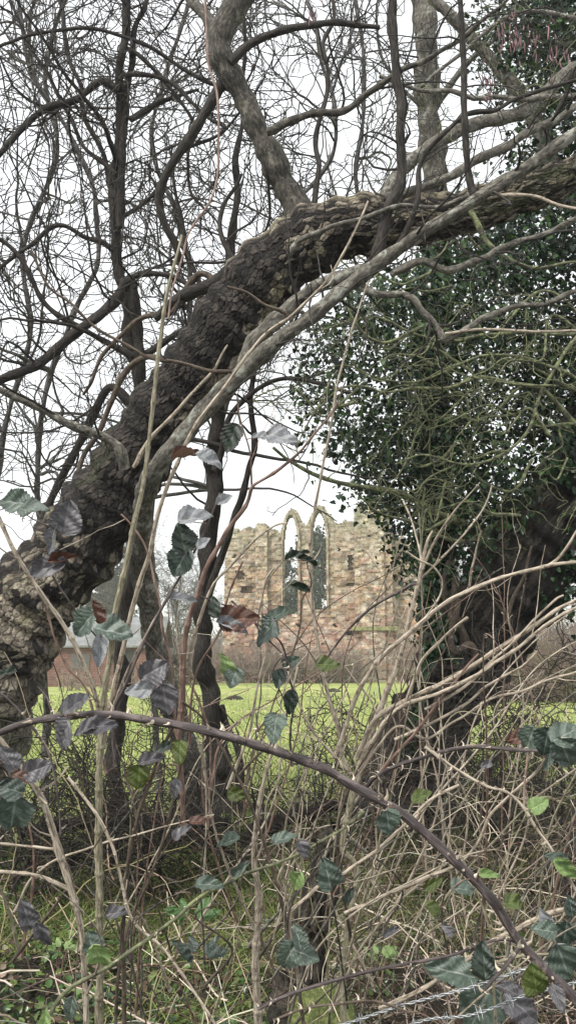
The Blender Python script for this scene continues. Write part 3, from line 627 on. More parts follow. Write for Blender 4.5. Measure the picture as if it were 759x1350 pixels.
# bring the middle of the stem in front of the leaning trunk
g = Bag(); tubes(g, P[None], Rr[None], 20, (.5, .5, .5), False, .08); g.build('trunk', M['smooth'], haz); HZ = [(P, Rr)]
hz_l = [("230,590,8 262,553,14 300,510,17 330,462,22 352,440,24 380,404,20 420,376,18 458,360,15 490,352,10", 18, 10, 4.95, 4.7),
        ("495,345,15 500,315,15 510,282,15 525,250,14 531,212,13 525,167,12 527,130,12 522,100,12 520,50,12 515,0,12 512,-60,10", 14, 12, 4.66, 4.6, 'twig_dark'),
        ("628,266 617,226 612,190 612,150 612,100 607,50 607,0 604,-50", 10, 7, 4.48, 4.4, 'twig_dark'),
        ("515,340 535,300 550,260 555,220 570,190 600,160 620,150 650,148 680,130 720,115 762,104 840,80", 8, 4, 4.6, 4.5, 'twig_dark'),
        ("503,262,9 516,258,12 570,244,12 620,216,12 660,195,12 700,175,11 762,138,10 850,95,8", 12, 9, 4.75, 4.9),
        ("380,335 400,315 430,297 470,290 505,280 550,272 615,260 625,262", 7, 5, 4.75, 4.5, 'smooth'),
        ("515,362,9 530,354,11 555,345,10 585,355,10 610,350,10 640,340,9 660,328,9 700,314,8 762,288,7 830,262,5", 10, 6, 4.62, 4.4),
        ("455,378 470,378 500,385 542,394 560,415 580,440 586,446 620,430 645,415 690,405 730,395 762,382 840,360", 10, 6, 4.68, 4.4),
        ("586,440 615,437 680,436 762,435 850,440", 4, 3, 4.55, 4.4, 'pale'),
        ("640,262 665,255 700,260 740,270 780,280", 5, 4, 4.46, 4.3, 'pale'),
        ("480,345 530,330 580,300 612,330 650,345", 3, 2, 4.62, 4.5, 'twig_dark'),
        ("305,490 250,482 205,475 170,455 125,430 90,400 65,375 40,330", 5, 3, 4.8, 4.6, 'twig_brown'),
        ("385,422 372,410 345,400 320,385 300,378", 5, 3, 4.75, 4.7, 'twig_brown')]
HL = limbset(haz, hz_l, 'smooth')
a, ra = stackpaths([(P[90:], Rr[90:])] + HL); g = Bag()
t1, r1 = grow(a, ra, 4.4, .2, 1.1, 9, rmax=.008, ratio=.5, curve=.08, jit=.24, up=.03); t2, r2 = grow(t1, r1, 5, .06, .3, 6, rmax=.004, ratio=.7, jit=.35, rmin=.0013)
tubes(g, t1, r1, 5); tubes(g, t2, r2, 3); g.build('twigs', M['twig_dark'], haz)
g = Bag()   # catkins hanging top right
cx = np.concatenate([RNG.normal(670, 10, 26), RNG.normal(700, 14, 22), RNG.normal(643, 6, 14), RNG.normal(735, 10, 14), RNG.normal(410, 10, 8)]); cy = np.concatenate([RNG.normal(42, 12, 26), RNG.normal(50, 16, 22), RNG.normal(106, 9, 14), RNG.normal(75, 14, 14), RNG.normal(8, 12, 8)])
st = at(cx, cy, RNG.uniform(4.5, 4.9, len(cx))); u = np.linspace(0, 1, 7); Q = st[:, None] - np.array([0, 0, 1.]) * (RNG.uniform(.035, .075, len(cx))[:, None] * u)[..., None] + RNG.normal(size=(len(cx), 1, 3)) * .012 * (u ** 2)[None, :, None]
tubes(g, Q, np.full((len(cx), 7), .0038) * np.array([.3, .8, 1, .95, 1, .8, .2]), 6, pick(len(cx), [(.20, .11, .12), (.26, .16, .16), (.15, .09, .09)])); g.build('catkins', M['litter'], haz)
tw = Bag(); Q = np.stack([st + [0, 0, .0], st + RNG.normal(size=st.shape) * .03 + [0, 0, .04], st + RNG.normal(size=st.shape) * [.12, .12, .03] + [0, 0, .10]], 1); tubes(tw, Q, np.full((len(Q), 3), .0016), 4); tw.build('catkin_twigs', M['twig_dark'], haz)

# ------------------------------------------------------------------ slim trees between the trunks and against the sky, upper left
def slimtree(label, base, trunkspec, limbs, mat, dens=(3.7, 4.5, 4.2), L=((.5, 1.6), (.2, .8), (.06, .3)), rm=(.012, .006, .003), group='slim bare trees behind the leaning trunk', name='slim_tree', extra=0, keep=.25, poly=CLEAR, rmin=(.0042, .0034, .0028), knotty=False):
    o = thing(name, label, 'tree', base, group)
    tp, trr = tr(*trunkspec); P2, r2 = dense(tp, trr, len(tp) * 2); g = Bag(); tubes(g, P2[None], r2[None], 14, (.5, .5, .5), False, .12); g.build('trunk', M[mat], o)
    ls = limbset(o, limbs, mat, 'limb', sides=9) if limbs else []
    a, ra = stackpaths([(tp[len(tp) // 4:], trr[len(tp) // 4:])] + ls)
    if extra:
        x, rx = grow(a, ra, 0, 1.2, 3.0, 24, n=extra, rmax=.024, ratio=.8, ang=(35, 95), curve=.05, jit=.11, up=.02, keep=keep, poly=poly)
        a = np.concatenate([a, x]); ra = np.concatenate([ra, rx]); gx = Bag(); tubes(gx, x, rx, 6, (.5, .5, .5)); gx.build('boughs', M[mat], o)
    g = Bag(); t1, r1 = grow(a, ra, dens[0], *L[0], 10, rmax=rm[0], rmin=rmin[0], curve=.09, jit=.27, up=.05, keep=keep, poly=poly); t2, r2 = grow(t1, r1, dens[1], *L[1], 7, rmax=rm[1], rmin=rmin[1], curve=.08, jit=.36, keep=keep, poly=poly)
    t3, r3 = grow(t2, r2, dens[2], *L[2], 4, rmax=rm[2], rmin=rmin[2], jit=.4, curve=.05, ratio=.8, keep=keep, poly=poly)
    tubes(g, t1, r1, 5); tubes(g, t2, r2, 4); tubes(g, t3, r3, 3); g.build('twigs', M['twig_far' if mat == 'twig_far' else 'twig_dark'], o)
    return o
slimtree('slim dark tree standing upright left of the sky gap, forked near the top', at(150, 1100, 8.2),
    ("150,1100 158,900 176,700 186,560 186,505 172,455 165,415 155,340 155,300 150,240 157,175 160,100 166,40 168,-40", 21, 10, 8.2, 7.2),
    [("158,300 160,240 163,170 172,95 176,50 190,10 200,-40", 12, 6, 7.4, 7.3), ("157,120 135,108 100,132 65,140 30,170 0,202 -40,250", 10, 8, 7.3, 7.0), ("155,105 170,100 215,105 255,135 300,170", 7, 4, 7.3, 7.0),
     ("152,260 143,235 135,200 112,155 107,115 90,75 85,30 80,-20", 7, 5, 7.4, 7.6), ("185,500 180,400 170,370 150,395 120,425 75,460 30,490 0,505 -40,530", 15, 13, 7.4, 6.9), ("172,158 200,138 230,128 262,118", 9, 4, 7.3, 7.5),
     ("184,470 210,455 250,430 285,405", 10, 7, 7.4, 7.2), ("-40,80 40,45 120,40 200,62 270,108 330,125", 4, 6, 6.9, 7.2), ("150,330 90,300 40,322 -30,380", 7, 5, 7.3, 7.0), ("153,230 110,190 70,110 20,20 10,-40", 6, 4, 7.3, 7.4), ("160,60 210,95 250,160 250,240 290,300", 6, 3, 7.3, 7.1), ("175,470 120,440 60,400 20,330 -30,300", 9, 5, 7.3, 7.0), ("155,290 200,260 240,200 300,170 350,100", 6, 3, 7.4, 7.3), ("180,540 150,510 125,540 100,590 75,650 40,720", 12, 10, 7.6, 7.8), ("160,372 190,362 230,365 270,385 300,380", 9, 5, 7.3, 7.2)], 'twig_dark', extra=8)
slimtree('thin dark ivy-specked trunk in front of the bright field, left of the ruin', at(300, 1075, 8.3),
    ("302,1080,44 292,1020,34 282,960,27 274,905,25 268,850,23 268,790,22 274,730,22 280,680,22 282,620,22 286,545,20 292,480,16 300,380,13 310,260,9 320,120,6 322,0,4", 20, 4, 8.3, 7.0),
    [("270,800 280,770 292,732 310,680 328,622 336,580 330,520 350,420", 11, 6, 7.9, 7.2), ("283,620 300,560 330,520 372,500 420,505 470,520", 9, 4, 7.5, 7.2), ("290,500 260,440 262,380 240,300 225,200", 8, 4, 7.2, 7.0),
     ("310,1050 318,1000 300,960 292,930", 9, 8, 8.2, 8.1)], 'twig_dark', dens=(2.0, 4, 4), keep=.18)
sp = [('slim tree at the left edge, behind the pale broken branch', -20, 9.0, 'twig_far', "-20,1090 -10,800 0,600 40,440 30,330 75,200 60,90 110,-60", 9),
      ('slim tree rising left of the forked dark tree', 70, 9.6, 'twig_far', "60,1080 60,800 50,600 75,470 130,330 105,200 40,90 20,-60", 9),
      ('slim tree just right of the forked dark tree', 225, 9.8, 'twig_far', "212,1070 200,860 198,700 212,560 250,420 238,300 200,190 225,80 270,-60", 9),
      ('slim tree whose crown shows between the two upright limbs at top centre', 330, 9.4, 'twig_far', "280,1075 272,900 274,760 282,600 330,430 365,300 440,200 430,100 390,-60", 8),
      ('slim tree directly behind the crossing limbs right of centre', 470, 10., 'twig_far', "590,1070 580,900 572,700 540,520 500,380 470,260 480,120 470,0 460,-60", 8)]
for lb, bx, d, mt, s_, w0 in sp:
    slimtree(lb, at(float(s_.split(',')[0]), 1080., d), (s_, w0, 5, d, d - .5), [], mt, dens=(2.8, 2.8, 3.4), extra=19, rm=(.014, .009, .0055), rmin=(.006, .005, .0042), L=((.5, 1.6), (.2, .8), (.08, .35)))

# ------------------------------------------------------------------ ivy tree on the right
def ivycol(C3, u, TH, crack, cr2, rid, rid2, V):
    n1 = sn(C3, 2.5, 41); U = np.broadcast_to(u[:, None], TH.shape); c = lerp((.015, .013, .011), (.095, .080, .065), np.clip(rid * .7 + .3 * n1, 0, 1))
    c = lerp(c, (.15, .12, .09), np.clip(.9 - U * 3.6, 0, .7) * rid2); c = lerp(c, (.06, .09, .03), np.clip(n1 - .6, 0, .5))
    return c * (.35 + .65 * crack)[..., None]
ivy = thing('ivy_clad_tree', 'broad leaning tree smothered in dark ivy on the right', 'tree', at(520, 1060, 8.0))
P, Rr = tr("500,1095,128 526,1035,112 556,975,104 584,925,106 614,868,112 654,805,118 702,735,120 754,660,116 800,570,110 850,450,100 890,300,80 900,120,60 900,-60,40", 100, None, 8.0, 7.6, K=120, wob=.8)
bigtrunk(P, Rr, 320, .009, .042, .012, ivycol, 7, .07, 5, 0, 17).build('trunk', BK_IVY, ivy); IVP = (P, Rr)
il = [("600,900 565,870 575,800 572,760 570,680 572,600 572,520 560,440 570,360 575,300 570,240", 40, 26, 8.3, 8.6, 'twig_dark'),
      ("660,770 640,720 610,690 560,668 520,650 470,640 420,628 388,612 360,590", 12, 4, 8.0, 6.9, 'lichen'), ("700,700 660,690 620,712 580,705 540,690 500,675 470,650", 8, 2, 7.9, 6.8, 'lichen'),
      ("759,560 720,520 690,505 640,500 600,508 560,512 510,515 480,510 440,520 400,550", 7, 2, 7.2, 6.8, 'lichen'), ("800,560 760,500 720,480 680,470 640,470 600,480 560,500", 6, 2, 7.0, 6.8, 'lichen'),
      ("760,440 700,440 640,440 580,450 500,420 450,425 410,440", 6, 2, 7.4, 7.0, 'lichen'), ("780,420 720,500 700,560 660,600 610,612 560,600 520,612", 6, 2, 7.0, 6.7, 'lichen'),
      ("600,880 612,850 602,820 590,800 585,770 592,740", 14, 7, 7.55, 7.45, 'twig_brown'), ("560,990 575,930 600,890 625,868 618,850 600,862 596,830 604,790", 13, 8, 7.5, 7.35, 'twig_brown'), ("535,1010 545,940 560,880 590,820 600,760", 10, 6, 7.5, 7.4, 'twig_brown'),
      ("680,840 668,820 655,800 640,780 630,760", 9, 5, 7.7, 7.0, 'twig_brown'), ("668,822 676,790 690,760 700,720", 6, 3, 7.1, 7.0, 'twig_brown'), ("545,1020 510,1000 490,960 500,930", 12, 8, 7.5, 7.4, 'twig_brown'),
      ("850,450 800,330 740,240 700,150 650,80 600,30 570,0 540,-40", 30, 12, 7.8, 8.0, 'smooth'), ("800,200 762,92 705,140 660,155 605,170 565,195 530,225 500,265 480,300", 20, 16, 7.2, 6.6, 'smooth'),
      ("820,130 762,127 640,130 590,120 545,117 500,100", 9, 5, 7.0, 6.7, 'smooth'), ("880,200 800,60 740,20 690,15 630,50 555,115", 9, 4, 7.2, 6.9, 'smooth'), ("880,100 800,50 740,60 700,40", 18, 8, 7.8, 7.6, 'smooth')]
rl = np.random.default_rng(12)
for i_ in range(34):
    x = rl.uniform(470, 790); y = rl.uniform(330, 700); dx = -rl.uniform(80, 230); k = rl.normal(0, 28, 4)
    if y > 560: dx *= .5; x = max(x, 600)
    il.append((f"{x:.0f},{y:.0f} {x + dx * .3:.0f},{y + k[0]:.0f} {x + dx * .55 + k[2] * .4:.0f},{y + k[1]:.0f} {x + dx * .8:.0f},{y + k[2]:.0f} {max(x + dx, 395):.0f},{y + k[2] + abs(k[3]):.0f}", rl.uniform(2.5, 5), 1.2, rl.uniform(6.8, 7.3), rl.uniform(6.5, 7.1), 'lichen'))
IL = limbset(ivy, il, 'lichen')
VIEWCLEAR = [(203, 760), (212, 660), (285, 560), (395, 600), (450, 655), (500, 690), (540, 740), (540, 900), (285, 900)]
a, ra = stackpaths([x for i_, x in enumerate(IL) if i_ not in (0, 7, 8, 9, 10, 11, 12)]); g = Bag()
t1, r1 = grow(a, ra, 4.5, .2, .9, 12, rmax=.006, ratio=.6, curve=.07, jit=.42, up=-.01, keep=.1, poly=VIEWCLEAR, rmin=.0028); t2, r2 = grow(t1, r1, 6, .06, .3, 6, rmax=.004, ratio=.7, jit=.5, curve=.05, up=0, keep=.1, poly=VIEWCLEAR, rmin=.0022)
tubes(g, t1, r1, 5); tubes(g, t2, r2, 4); g.build('twigs', M['lichen'], ivy)
IVPOLY = [(470, 395), (418, 440), (392, 500), (385, 560), (405, 600), (455, 640), (515, 672), (538, 730), (552, 800), (548, 860), (580, 900), (596, 850), (600, 770), (640, 735), (690, 765), (762, 800), (980, 800), (1000, -120), (660, -60), (650, 80), (690, 180), (600, 330), (560, 345)]
def ivyleaves(parent, N, dl, polys, thr, size, name='ivy', seed=60):
    px = RNG.uniform(380, 1000, N); py = RNG.uniform(-120, 960, N); d = RNG.uniform(*dl, N); p = at(px, py, d)
    m = inpoly(px + 42 * sn(p, 2.6, 90) + RNG.normal(size=N) * 12, py + 36 * sn(p, 2.9, 91) + RNG.normal(size=N) * 10, polys) & (sn(p, 2.2, seed) + .45 * sn(p, 5.0, seed + 1) > thr + RNG.normal(size=N) * .15 + np.where((py < 260) & (px < 700), .2, -.08 * (px > 600)) + np.clip((560 - px) / 150, 0, 1) * .55)
    p = p[m]; n_ = len(p); f = Bag()
    leaves(f, p, RNG.normal(size=(n_, 3)) * .7 + [-.1, -.7, .55], RNG.normal(size=(n_, 3)) * .6 + [0, 0, -1], RNG.uniform(*size, n_), pick(n_, [(.012, .032, .011), (.024, .055, .018), (.008, .019, .009), (.06, .115, .035), (.016, .038, .018)], .35)); return f.build(name, M['ivyleaf'], parent)
ivyleaves(ivy, 210000, (7.35, 10.2), IVPOLY, -.28, (.03, .062))
# ivy climbing the trunk and the side stem
def climbing(parent, P, Rr, N, u0, u1, thr, seed, size=(.03, .07), name='ivy'):
    k = RNG.uniform(u0, u1, N) * (len(P) - 1); k0 = k.astype(int).clip(0, len(P) - 2); T = nrm(P[k0 + 1] - P[k0]); rv = RNG.normal(size=(N, 3)) + [0, -.6, 0]; nr = nrm(rv - T * np.sum(rv * T, -1, keepdims=True))
    p = P[k0] + (P[k0 + 1] - P[k0]) * (k - k0)[:, None] + nr * (Rr[k0] * RNG.uniform(1.0, 1.25, N) + .01)[:, None]
    m = sn(p, 4, seed) > thr; p = p[m]; nr = nr[m]; n_ = len(p); f = Bag()
    leaves(f, p, nr + RNG.normal(size=(n_, 3)) * .5, RNG.normal(size=(n_, 3)) * .5 + [0, 0, -1], RNG.uniform(*size, n_), pick(n_, [(.018, .045, .016), (.03, .07, .024), (.012, .03, .012)], .35)); return f.build(name, M['ivyleaf'], parent)
climbing(ivy, *IVP, 9000, .42, .95, -.1, 3, name='trunk_ivy'); climbing(ivy, *IL[0], 2500, 0, .95, -.2, 4, name='stem_ivy'); climbing(ivy, IL[9][0] , IL[9][1], 500, 0, 1, 0, 5, name='stem_ivy')
# pale grey upright trunk behind the ivy
slimtree('pale grey upright trunk rising behind the ivy at top right of centre', at(600, 1080, 10.4), ("600,1080 590,900 580,700 576,500 576,300 570,210 564,120 560,60 557,0 552,-80", 44, 28, 10.4, 10.0),
         [("568,150 610,90 660,40 700,-20", 10, 5, 10.1, 9.8)], 'smooth', dens=(1.4, 3, 4), extra=6, name='grey_tree', group='', keep=.05)

# ------------------------------------------------------------------ hawthorn-like thorny shrubs on the bank (black angular twigs)
def thornshrub(label, px, d, w, h, n, seed, stems=9, group='thorny bare shrubs on the bank', poly=None):
    x = (px - 379.5) / F * d; y = d * math.cos(PITCH); z = float(gz(x, y)); o = thing('thorn_shrub', label, 'shrub', (x, y, z), group)
    p = np.stack([x + RNG.normal(size=stems) * w * .15, y + RNG.normal(size=stems) * w * .15, np.full(stems, z)], 1); D = nrm(RNG.normal(size=(stems, 3)) * [.8, .5, .1] + [0, 0, .8]); K = 16; Q = np.empty((stems, K, 3)); Q[:, 0] = p; L = RNG.uniform(.7, 1.2, stems) * h
    for j in range(1, K): D = nrm(D + RNG.normal(size=(stems, 3)) * .2); Q[:, j] = Q[:, j - 1] + D * (L / (K - 1))[:, None]
    rr = np.full((stems, K), .011) * np.linspace(1, .3, K)
    for s_ in range(stems):
        g = Bag(); tubes(g, Q[s_:s_ + 1], rr[s_:s_ + 1], 7, (.5, .5, .5)); g.build('stem', M['twig_dark'], o)
    kw = dict(keep=.25 if poly is None else .0, poly=poly or CLEAR)
    g = Bag(); t1, r1 = grow(Q, rr, 0, .2, .8, 9, n=int(n * 1.8), rmax=.006, rmin=.003, jit=.4, curve=.1, up=.02, ang=(40, 85), **kw); t2, r2 = grow(t1, r1, 0, .04, .25, 5, n=n * 9, rmax=.0035, rmin=.0022, jit=.45, ang=(45, 90), **kw)
    tubes(g, t1, r1, 4); tubes(g, t2, r2, 3); g.build('twigs', M['twig_dark'], o)
thornshrub('black thorny shrub in front of the field, left of the yellowish upright stem', 40, 5.6, .8, 1.5, 170, 1)
thornshrub('black thorny shrub between the yellowish stem and the dark twin trunks', 190, 6.4, .8, 1.2, 120, 2)
thornshrub('low black thorny shrub just right of the dark twin trunks', 345, 6.6, .7, 1.0, 60, 3)
thornshrub('thorny shrub between the ruin and the leaning ivy trunk', 440, 7.2, .7, .9, 40, 4)
thornshrub('tall black thorny shrub under the ivy at the right edge', 740, 6.0, .9, 2.0, 330, 5, 12)
thornshrub('black thorny shrub right of the ivy trunk foot', 650, 6.6, .9, 1.7, 240, 6, 11)

# ------------------------------------------------------------------ foreground stems and brambles
HOST = []      # (thing, P) places large leaves can hang from
def thorns(P, Rr, spacing, ln):
    L = np.concatenate([[0], np.cumsum(np.linalg.norm(np.diff(P, axis=0), axis=1))]); n_ = int(L[-1] / spacing); s = np.sort(RNG.uniform(0, L[-1], n_)); p = np.stack([np.interp(s, L, P[:, j]) for j in range(3)], 1); r = np.interp(s, L, Rr)
    k = np.searchsorted(L, s).clip(1, len(P) - 1); T = nrm(P[k] - P[k - 1]); rv = RNG.normal(size=(n_, 3)) + [0, 0, .4]; nr = nrm(rv - T * np.sum(rv * T, -1, keepdims=True)); tip = nrm(nr + T * -.4)
    l_ = RNG.uniform(.5, 1.2, n_) * ln; Q = np.stack([p + nr * (r * .7)[:, None], p + nr * (r + l_ * .4)[:, None], p + nr * r[:, None] + tip * l_[:, None]], 1); return Q, np.stack([l_ * .22, l_ * .12, l_ * .01], 1)
def shrub(name, label, cat, stems, mat, group=None, knuck=.08, base=None, side=2.2, thorn=0, pname='stem', spur=.14):
    b0 = base if base is not None else at(*[float(v) for v in stems[0][0].split()[0].split(',')[:2]], stems[0][3])
    o = thing(name, label, cat, b0, group); out = []
    for sp_ in stems:
        P, r = tr(*sp_[:5], wob=.3); r = r * (.72 if name == 'pale_shrub' else .84); mt = sp_[5] if len(sp_) > 5 else mat; P2, r2 = dense(P, r, max(30, len(P) * 5)); r2 = knuckle(P2, r2, knuck * 1.25, .20, .005) if knuck else r2
        g = Bag(); tubes(g, P2[None], r2[None], 12, (.5, .5, .5), True)
        so_ = g.build(pname, M[mt], o)
        if thorn:
            g = Bag(); q_, rq = thorns(P, r, thorn, .012); tubes(g, q_, rq, 6, (.9, .9, .9)); th_ = g.build('thorns', M['pale'], o)
            if th_: th_.parent = so_
        HOST.append((o, P, r, so_)); out.append((P, r))
    if side:
        a, ra = stackpaths(out, 30); g = Bag(); t1, r1 = grow(a, ra, side, .04, spur * 2.2, 6, rmax=.0024, ratio=.6, rmin=.0009, ang=(35, 70), jit=.15, keep=1); tubes(g, t1, r1, 5); 
        t2, r2 = grow(a, ra, side * 2, .008, .02, 4, ratio=.9, rmax=.0026, ang=(25, 50), jit=.1, taper=.6, keep=1); tubes(g, t2, r2, 5)
        g.build('side_shoots', M[mat], o)
    return o
SH = shrub
elder = SH('pale_shrub', 'pale many-stemmed shrub fanning out in front of the ivy trunk foot', 'shrub', [
    ("452,1400,13 452,1310,12 452,1270,11 460,1210,10 470,1145,10 452,1120,11 456,1085,12 466,1045,14 470,1025,15", 11, 12, 2.5, 2.5, 'pale2'),
    ("466,1040,13 480,990,12 495,950,12 512,905,11 526,870,10 540,812,9 552,765,8 562,717,6 570,700,4", 12, 5, 2.5, 2.4), ("552,765 575,742 605,712 629,682 640,664 648,640", 5, 2.5, 2.42, 2.35), ("552,762 566,726 580,700 600,672 616,655 632,636", 5, 2, 2.42, 2.3, 'pale'), ("553,765 554,734 543,690 531,660", 4, 3, 2.42, 2.5),
    ("552,770 543,770 530,778 503,792 484,805 460,829 438,858 424,880", 6, 3.5, 2.42, 2.5, 'purple'), ("535,727 552,738 570,747 582,765 580,785 562,812 545,835", 4, 3, 2.38, 2.45),
    ("440,1000,7 455,960,8 475,905,8 500,870,9 535,837,9 562,815,8 594,790,8 629,774,8 669,759,7 716,747,7 762,742,7 850,742,6", 8, 6, 2.4, 2.2), ("690,754 714,748 732,738 748,720 762,698 790,660", 6, 4, 2.27, 2.2), ("617,780 620,755 625,738 629,715 634,700", 5, 3, 2.33, 2.25),
    ("470,1000 495,948 540,921 580,903 610,886 640,866 660,853 705,824 735,804 762,790 830,760", 10, 7, 2.45, 2.2, 'pale'), ("480,990 520,938 560,920 600,905 640,882 690,848 725,820 762,800 840,770", 8, 6, 2.4, 2.15), ("560,935 615,905 650,868 680,842 710,812 732,790 742,785", 6, 4, 2.35, 2.25),
    ("520,975 575,950 615,928 640,905 665,890 690,876 708,858", 6, 4, 2.38, 2.3), ("495,1028 520,995 550,962 575,930 598,900 615,878 630,862", 7, 4, 2.4, 2.3, 'red'), ("533,930 542,905 555,872 575,850 600,826 616,814", 6, 5, 2.38, 2.3),
    ("470,1030 452,1000 445,960 432,915 422,876 418,843 411,788 408,730 412,690 416,660 425,620 435,565 446,500 470,415 486,370", 8, 3, 2.5, 2.3), ("474,1020 520,960 560,972 600,952 640,925 700,905 762,885", 5, 4, 2.45, 2.25),
    ("462,1020 430,985 410,960 395,930 385,900 372,870", 6, 3, 2.45, 2.4), ("470,1020 500,970 492,930 470,900 455,880", 4, 3, 2.45, 2.4)], 'pale', side=1.5)
bundle = SH('upright_shrub', 'cluster of tall yellowish upright stems left of centre', 'shrub', [
    ("132,1420,14 131,1350,13 132,1270,13 132,1210,12 130,1110,12 132,1010,11 134,950,11 140,900,10 146,868,10 150,820,10 160,770,9 168,738,9 178,690,8 186,650,7 197,580,6.5 205,505,6.5 215,415,6 228,360,5 240,310,4", 12, 5, 2.1, 1.95, 'pale2'),
    ("136,985 141,945 150,910 160,868 170,820 184,770 196,735 203,700 212,668 230,618 262,555 300,505 345,445 385,415 430,370 470,300 485,265", 9, 3, 2.1, 1.95, 'pale'), ("134,1000 130,940 118,892 100,850 78,815 55,785 25,735 4,692 -20,640", 8, 6, 2.08, 2.0), ("140,1020 128,960 112,905 90,880 72,840 60,800 45,765", 5, 3, 2.1, 2.05, 'red'),
    ("152,1010 150,940 165,905 190,847 220,790 248,742 262,715 275,690 290,650", 6, 3, 2.0, 1.95, 'purple'), ("240,1000 232,960 227,895 222,860 214,825 208,780 192,722 176,695 160,678", 5, 3, 2.0, 2.0, 'red'), ("140,960 160,905 185,850 215,800 235,770", 5, 3, 2.1, 2.0, 'pale')], 'pale', side=1.2)
rs = SH('reddish_shrub', 'reddish-brown stems rising in front of the dark twin trunks', 'shrub', [
    ("243,1100,7 240,1040,8 236,980,10 240,930,11 241,880,10 246,830,9 258,790,8 270,755,7 285,725,7 303,694,7 325,664,6 332,645,6 338,638,5 371,617,5 405,583,4 440,540,3 456,500,2", 8, 3, 2.3, 2.1), ("332,645 330,600 318,560 312,520", 3, 2, 2.2, 2.15), ("248,870 262,820 282,770 303,747 337,711 364,692 378,690", 6, 3, 2.25, 2.1, 'pale'),
    ("250,980 252,930 262,880 290,830 300,790 320,740", 4, 3, 2.3, 2.2), ("300,1040 330,960 340,900 352,850 345,800 350,765 360,750", 5, 3, 2.3, 2.2, 'pale'), ("400,1350 385,1250 360,1150 330,1060 300,1000 270,950 240,925", 6, 4, 2.3, 2.2, 'twig_brown')], 'red', side=1.2, knuck=.09)
SH('sapling', 'tan sapling stem standing upright below the twin trunks', 'sapling', [("341,1420,14 340,1350,13 337,1270,12 341,1185,11 335,1135,9 340,1070,8 350,1020,6 362,980,5 380,930,4 392,880,3", 12, 3, 2.4, 2.2), ("338,1230 320,1190 295,1130 281,1085 270,1010 265,980", 5, 3, 2.4, 2.2), ("335,1140 350,1100 352,1060 372,1020", 4, 2, 2.3, 2.2)], 'pale', side=1.5)
SH('sapling', 'dark brown sapling just right of the yellowish upright stem', 'sapling', [("165,1420 163,1290 162,1240 165,1195 170,1130 185,1070 200,1025 212,990 232,950", 8, 5, 2.2, 2.1), ("150,1420 155,1300 168,1225 190,1175 214,1110 232,1040 240,1000", 6, 4, 2.25, 2.2)], 'twig_brown', side=1.2)
SH('sapling', 'thick pale stem curving up at far left with tan side shoots', 'sapling', [("118,1420,9 112,1300,9 108,1230,10 92,1165,11 76,1118,12 60,1062,10 45,1035,9 20,1000,8 -10,960,6", 10, 6, 1.9, 1.8, 'pale'), ("76,1120 45,1116 0,1113 -40,1110", 5, 4, 1.85, 1.8, 'pale'), ("92,1172 50,1155 0,1149 -40,1145", 7, 5, 1.85, 1.8, 'pale'), ("62,1060 50,1045 75,1030 90,1010", 4, 3, 1.8, 1.8)], 'pale', side=1.0)
SH('bramble', 'long mossy bramble cane slanting up from the bottom left corner', 'bramble', [("50,1365 85,1310 130,1282 170,1256 230,1212 265,1182 325,1152 380,1132 440,1100 480,1070", 7, 4, 1.8, 1.9)], 'lichen', side=.8, thorn=.03, pname='cane')
SH('bramble', 'thin pale cane sloping down to the right across the lower left', 'bramble', [("90,1025 118,1060 135,1085 150,1120 157,1150 175,1212 215,1250 250,1300 285,1350 320,1400", 5, 4, 2.0, 1.9), ("175,1212 165,1190 168,1160", 3, 2, 2.0, 2.0)], 'pale', side=.6, thorn=.04, pname='cane')
SH('bramble', 'thick thorny purple-brown cane arching across the whole foreground', 'bramble', [("-60,990,10 0,967,10 30,955,11 75,945,12 144,943,13 210,951,13 280,966,14 340,982,14 380,996,15 430,1015,15 465,1035,15 520,1067,15 570,1107,15 615,1150,15 650,1190,15 680,1235,15 720,1280,16 762,1323,17 830,1400,17", 12, 15, 1.15, 1.0),
    ("334,980 340,966 337,940", 3, 1.5, 1.1, 1.1), ("70,944 62,920 50,905", 3, 1.5, 1.14, 1.15), ("686,1246 668,1270 650,1290 636,1308", 7, 5, 1.02, 1.0)], 'purple', knuck=0, side=.7, thorn=.010, pname='cane')
SH('bramble', 'dark cane arching right from below the ivy trunk towards the right edge', 'bramble', [("470,1060 485,1035 500,1021 525,1008 550,1000 595,989 640,985 700,989 762,990 840,1000", 7, 5, 1.9, 1.6)], 'purple', side=.8, thorn=.02, pname='cane')
SH('bramble', 'pale grey jointed cane dropping to the right edge at lower right', 'bramble', [("560,985 595,1010 640,1036 668,1045 690,1066 705,1090 725,1117 745,1150 765,1185 800,1240", 5, 4, 1.8, 1.7), ("690,1064 694,1000 700,960", 4, 3, 1.8, 1.9, 'red'), ("692,1060 730,1035 765,1010", 4, 3, 1.8, 1.7)], 'pale', side=.8, thorn=.03, pname='cane')
SH('bramble', 'tan cane running up to the right across the lower right tangle', 'bramble', [("380,1205 430,1160 455,1150 500,1118 540,1080 575,1050 605,1035", 6, 5, 2.2, 2.1), ("455,1204 505,1182 555,1160 590,1145 620,1125 650,1070 690,1033 720,1000", 6, 4, 2.1, 1.9)], 'pale', side=1.5, pname='cane')
SH('bramble', 'stout tan cane entering from the right edge near the large leaves', 'bramble', [("800,1185 760,1196 730,1202 700,1215 680,1226 650,1240 620,1262 580,1290 540,1312 500,1330", 9, 7, 1.7, 1.9)], 'pale', side=1, pname='cane')
SH('bramble', 'dark thorny cane low across the bottom, above the mossy log', 'bramble', [("340,1330 380,1311 430,1296 505,1276 560,1266 600,1258 650,1240 700,1240", 6, 4, 1.7, 1.7), ("360,1345 400,1330 450,1322 500,1322 540,1335", 4, 4, 1.7, 1.7, 'twig_brown')], 'purple', side=1.5, thorn=.02, pname='cane')
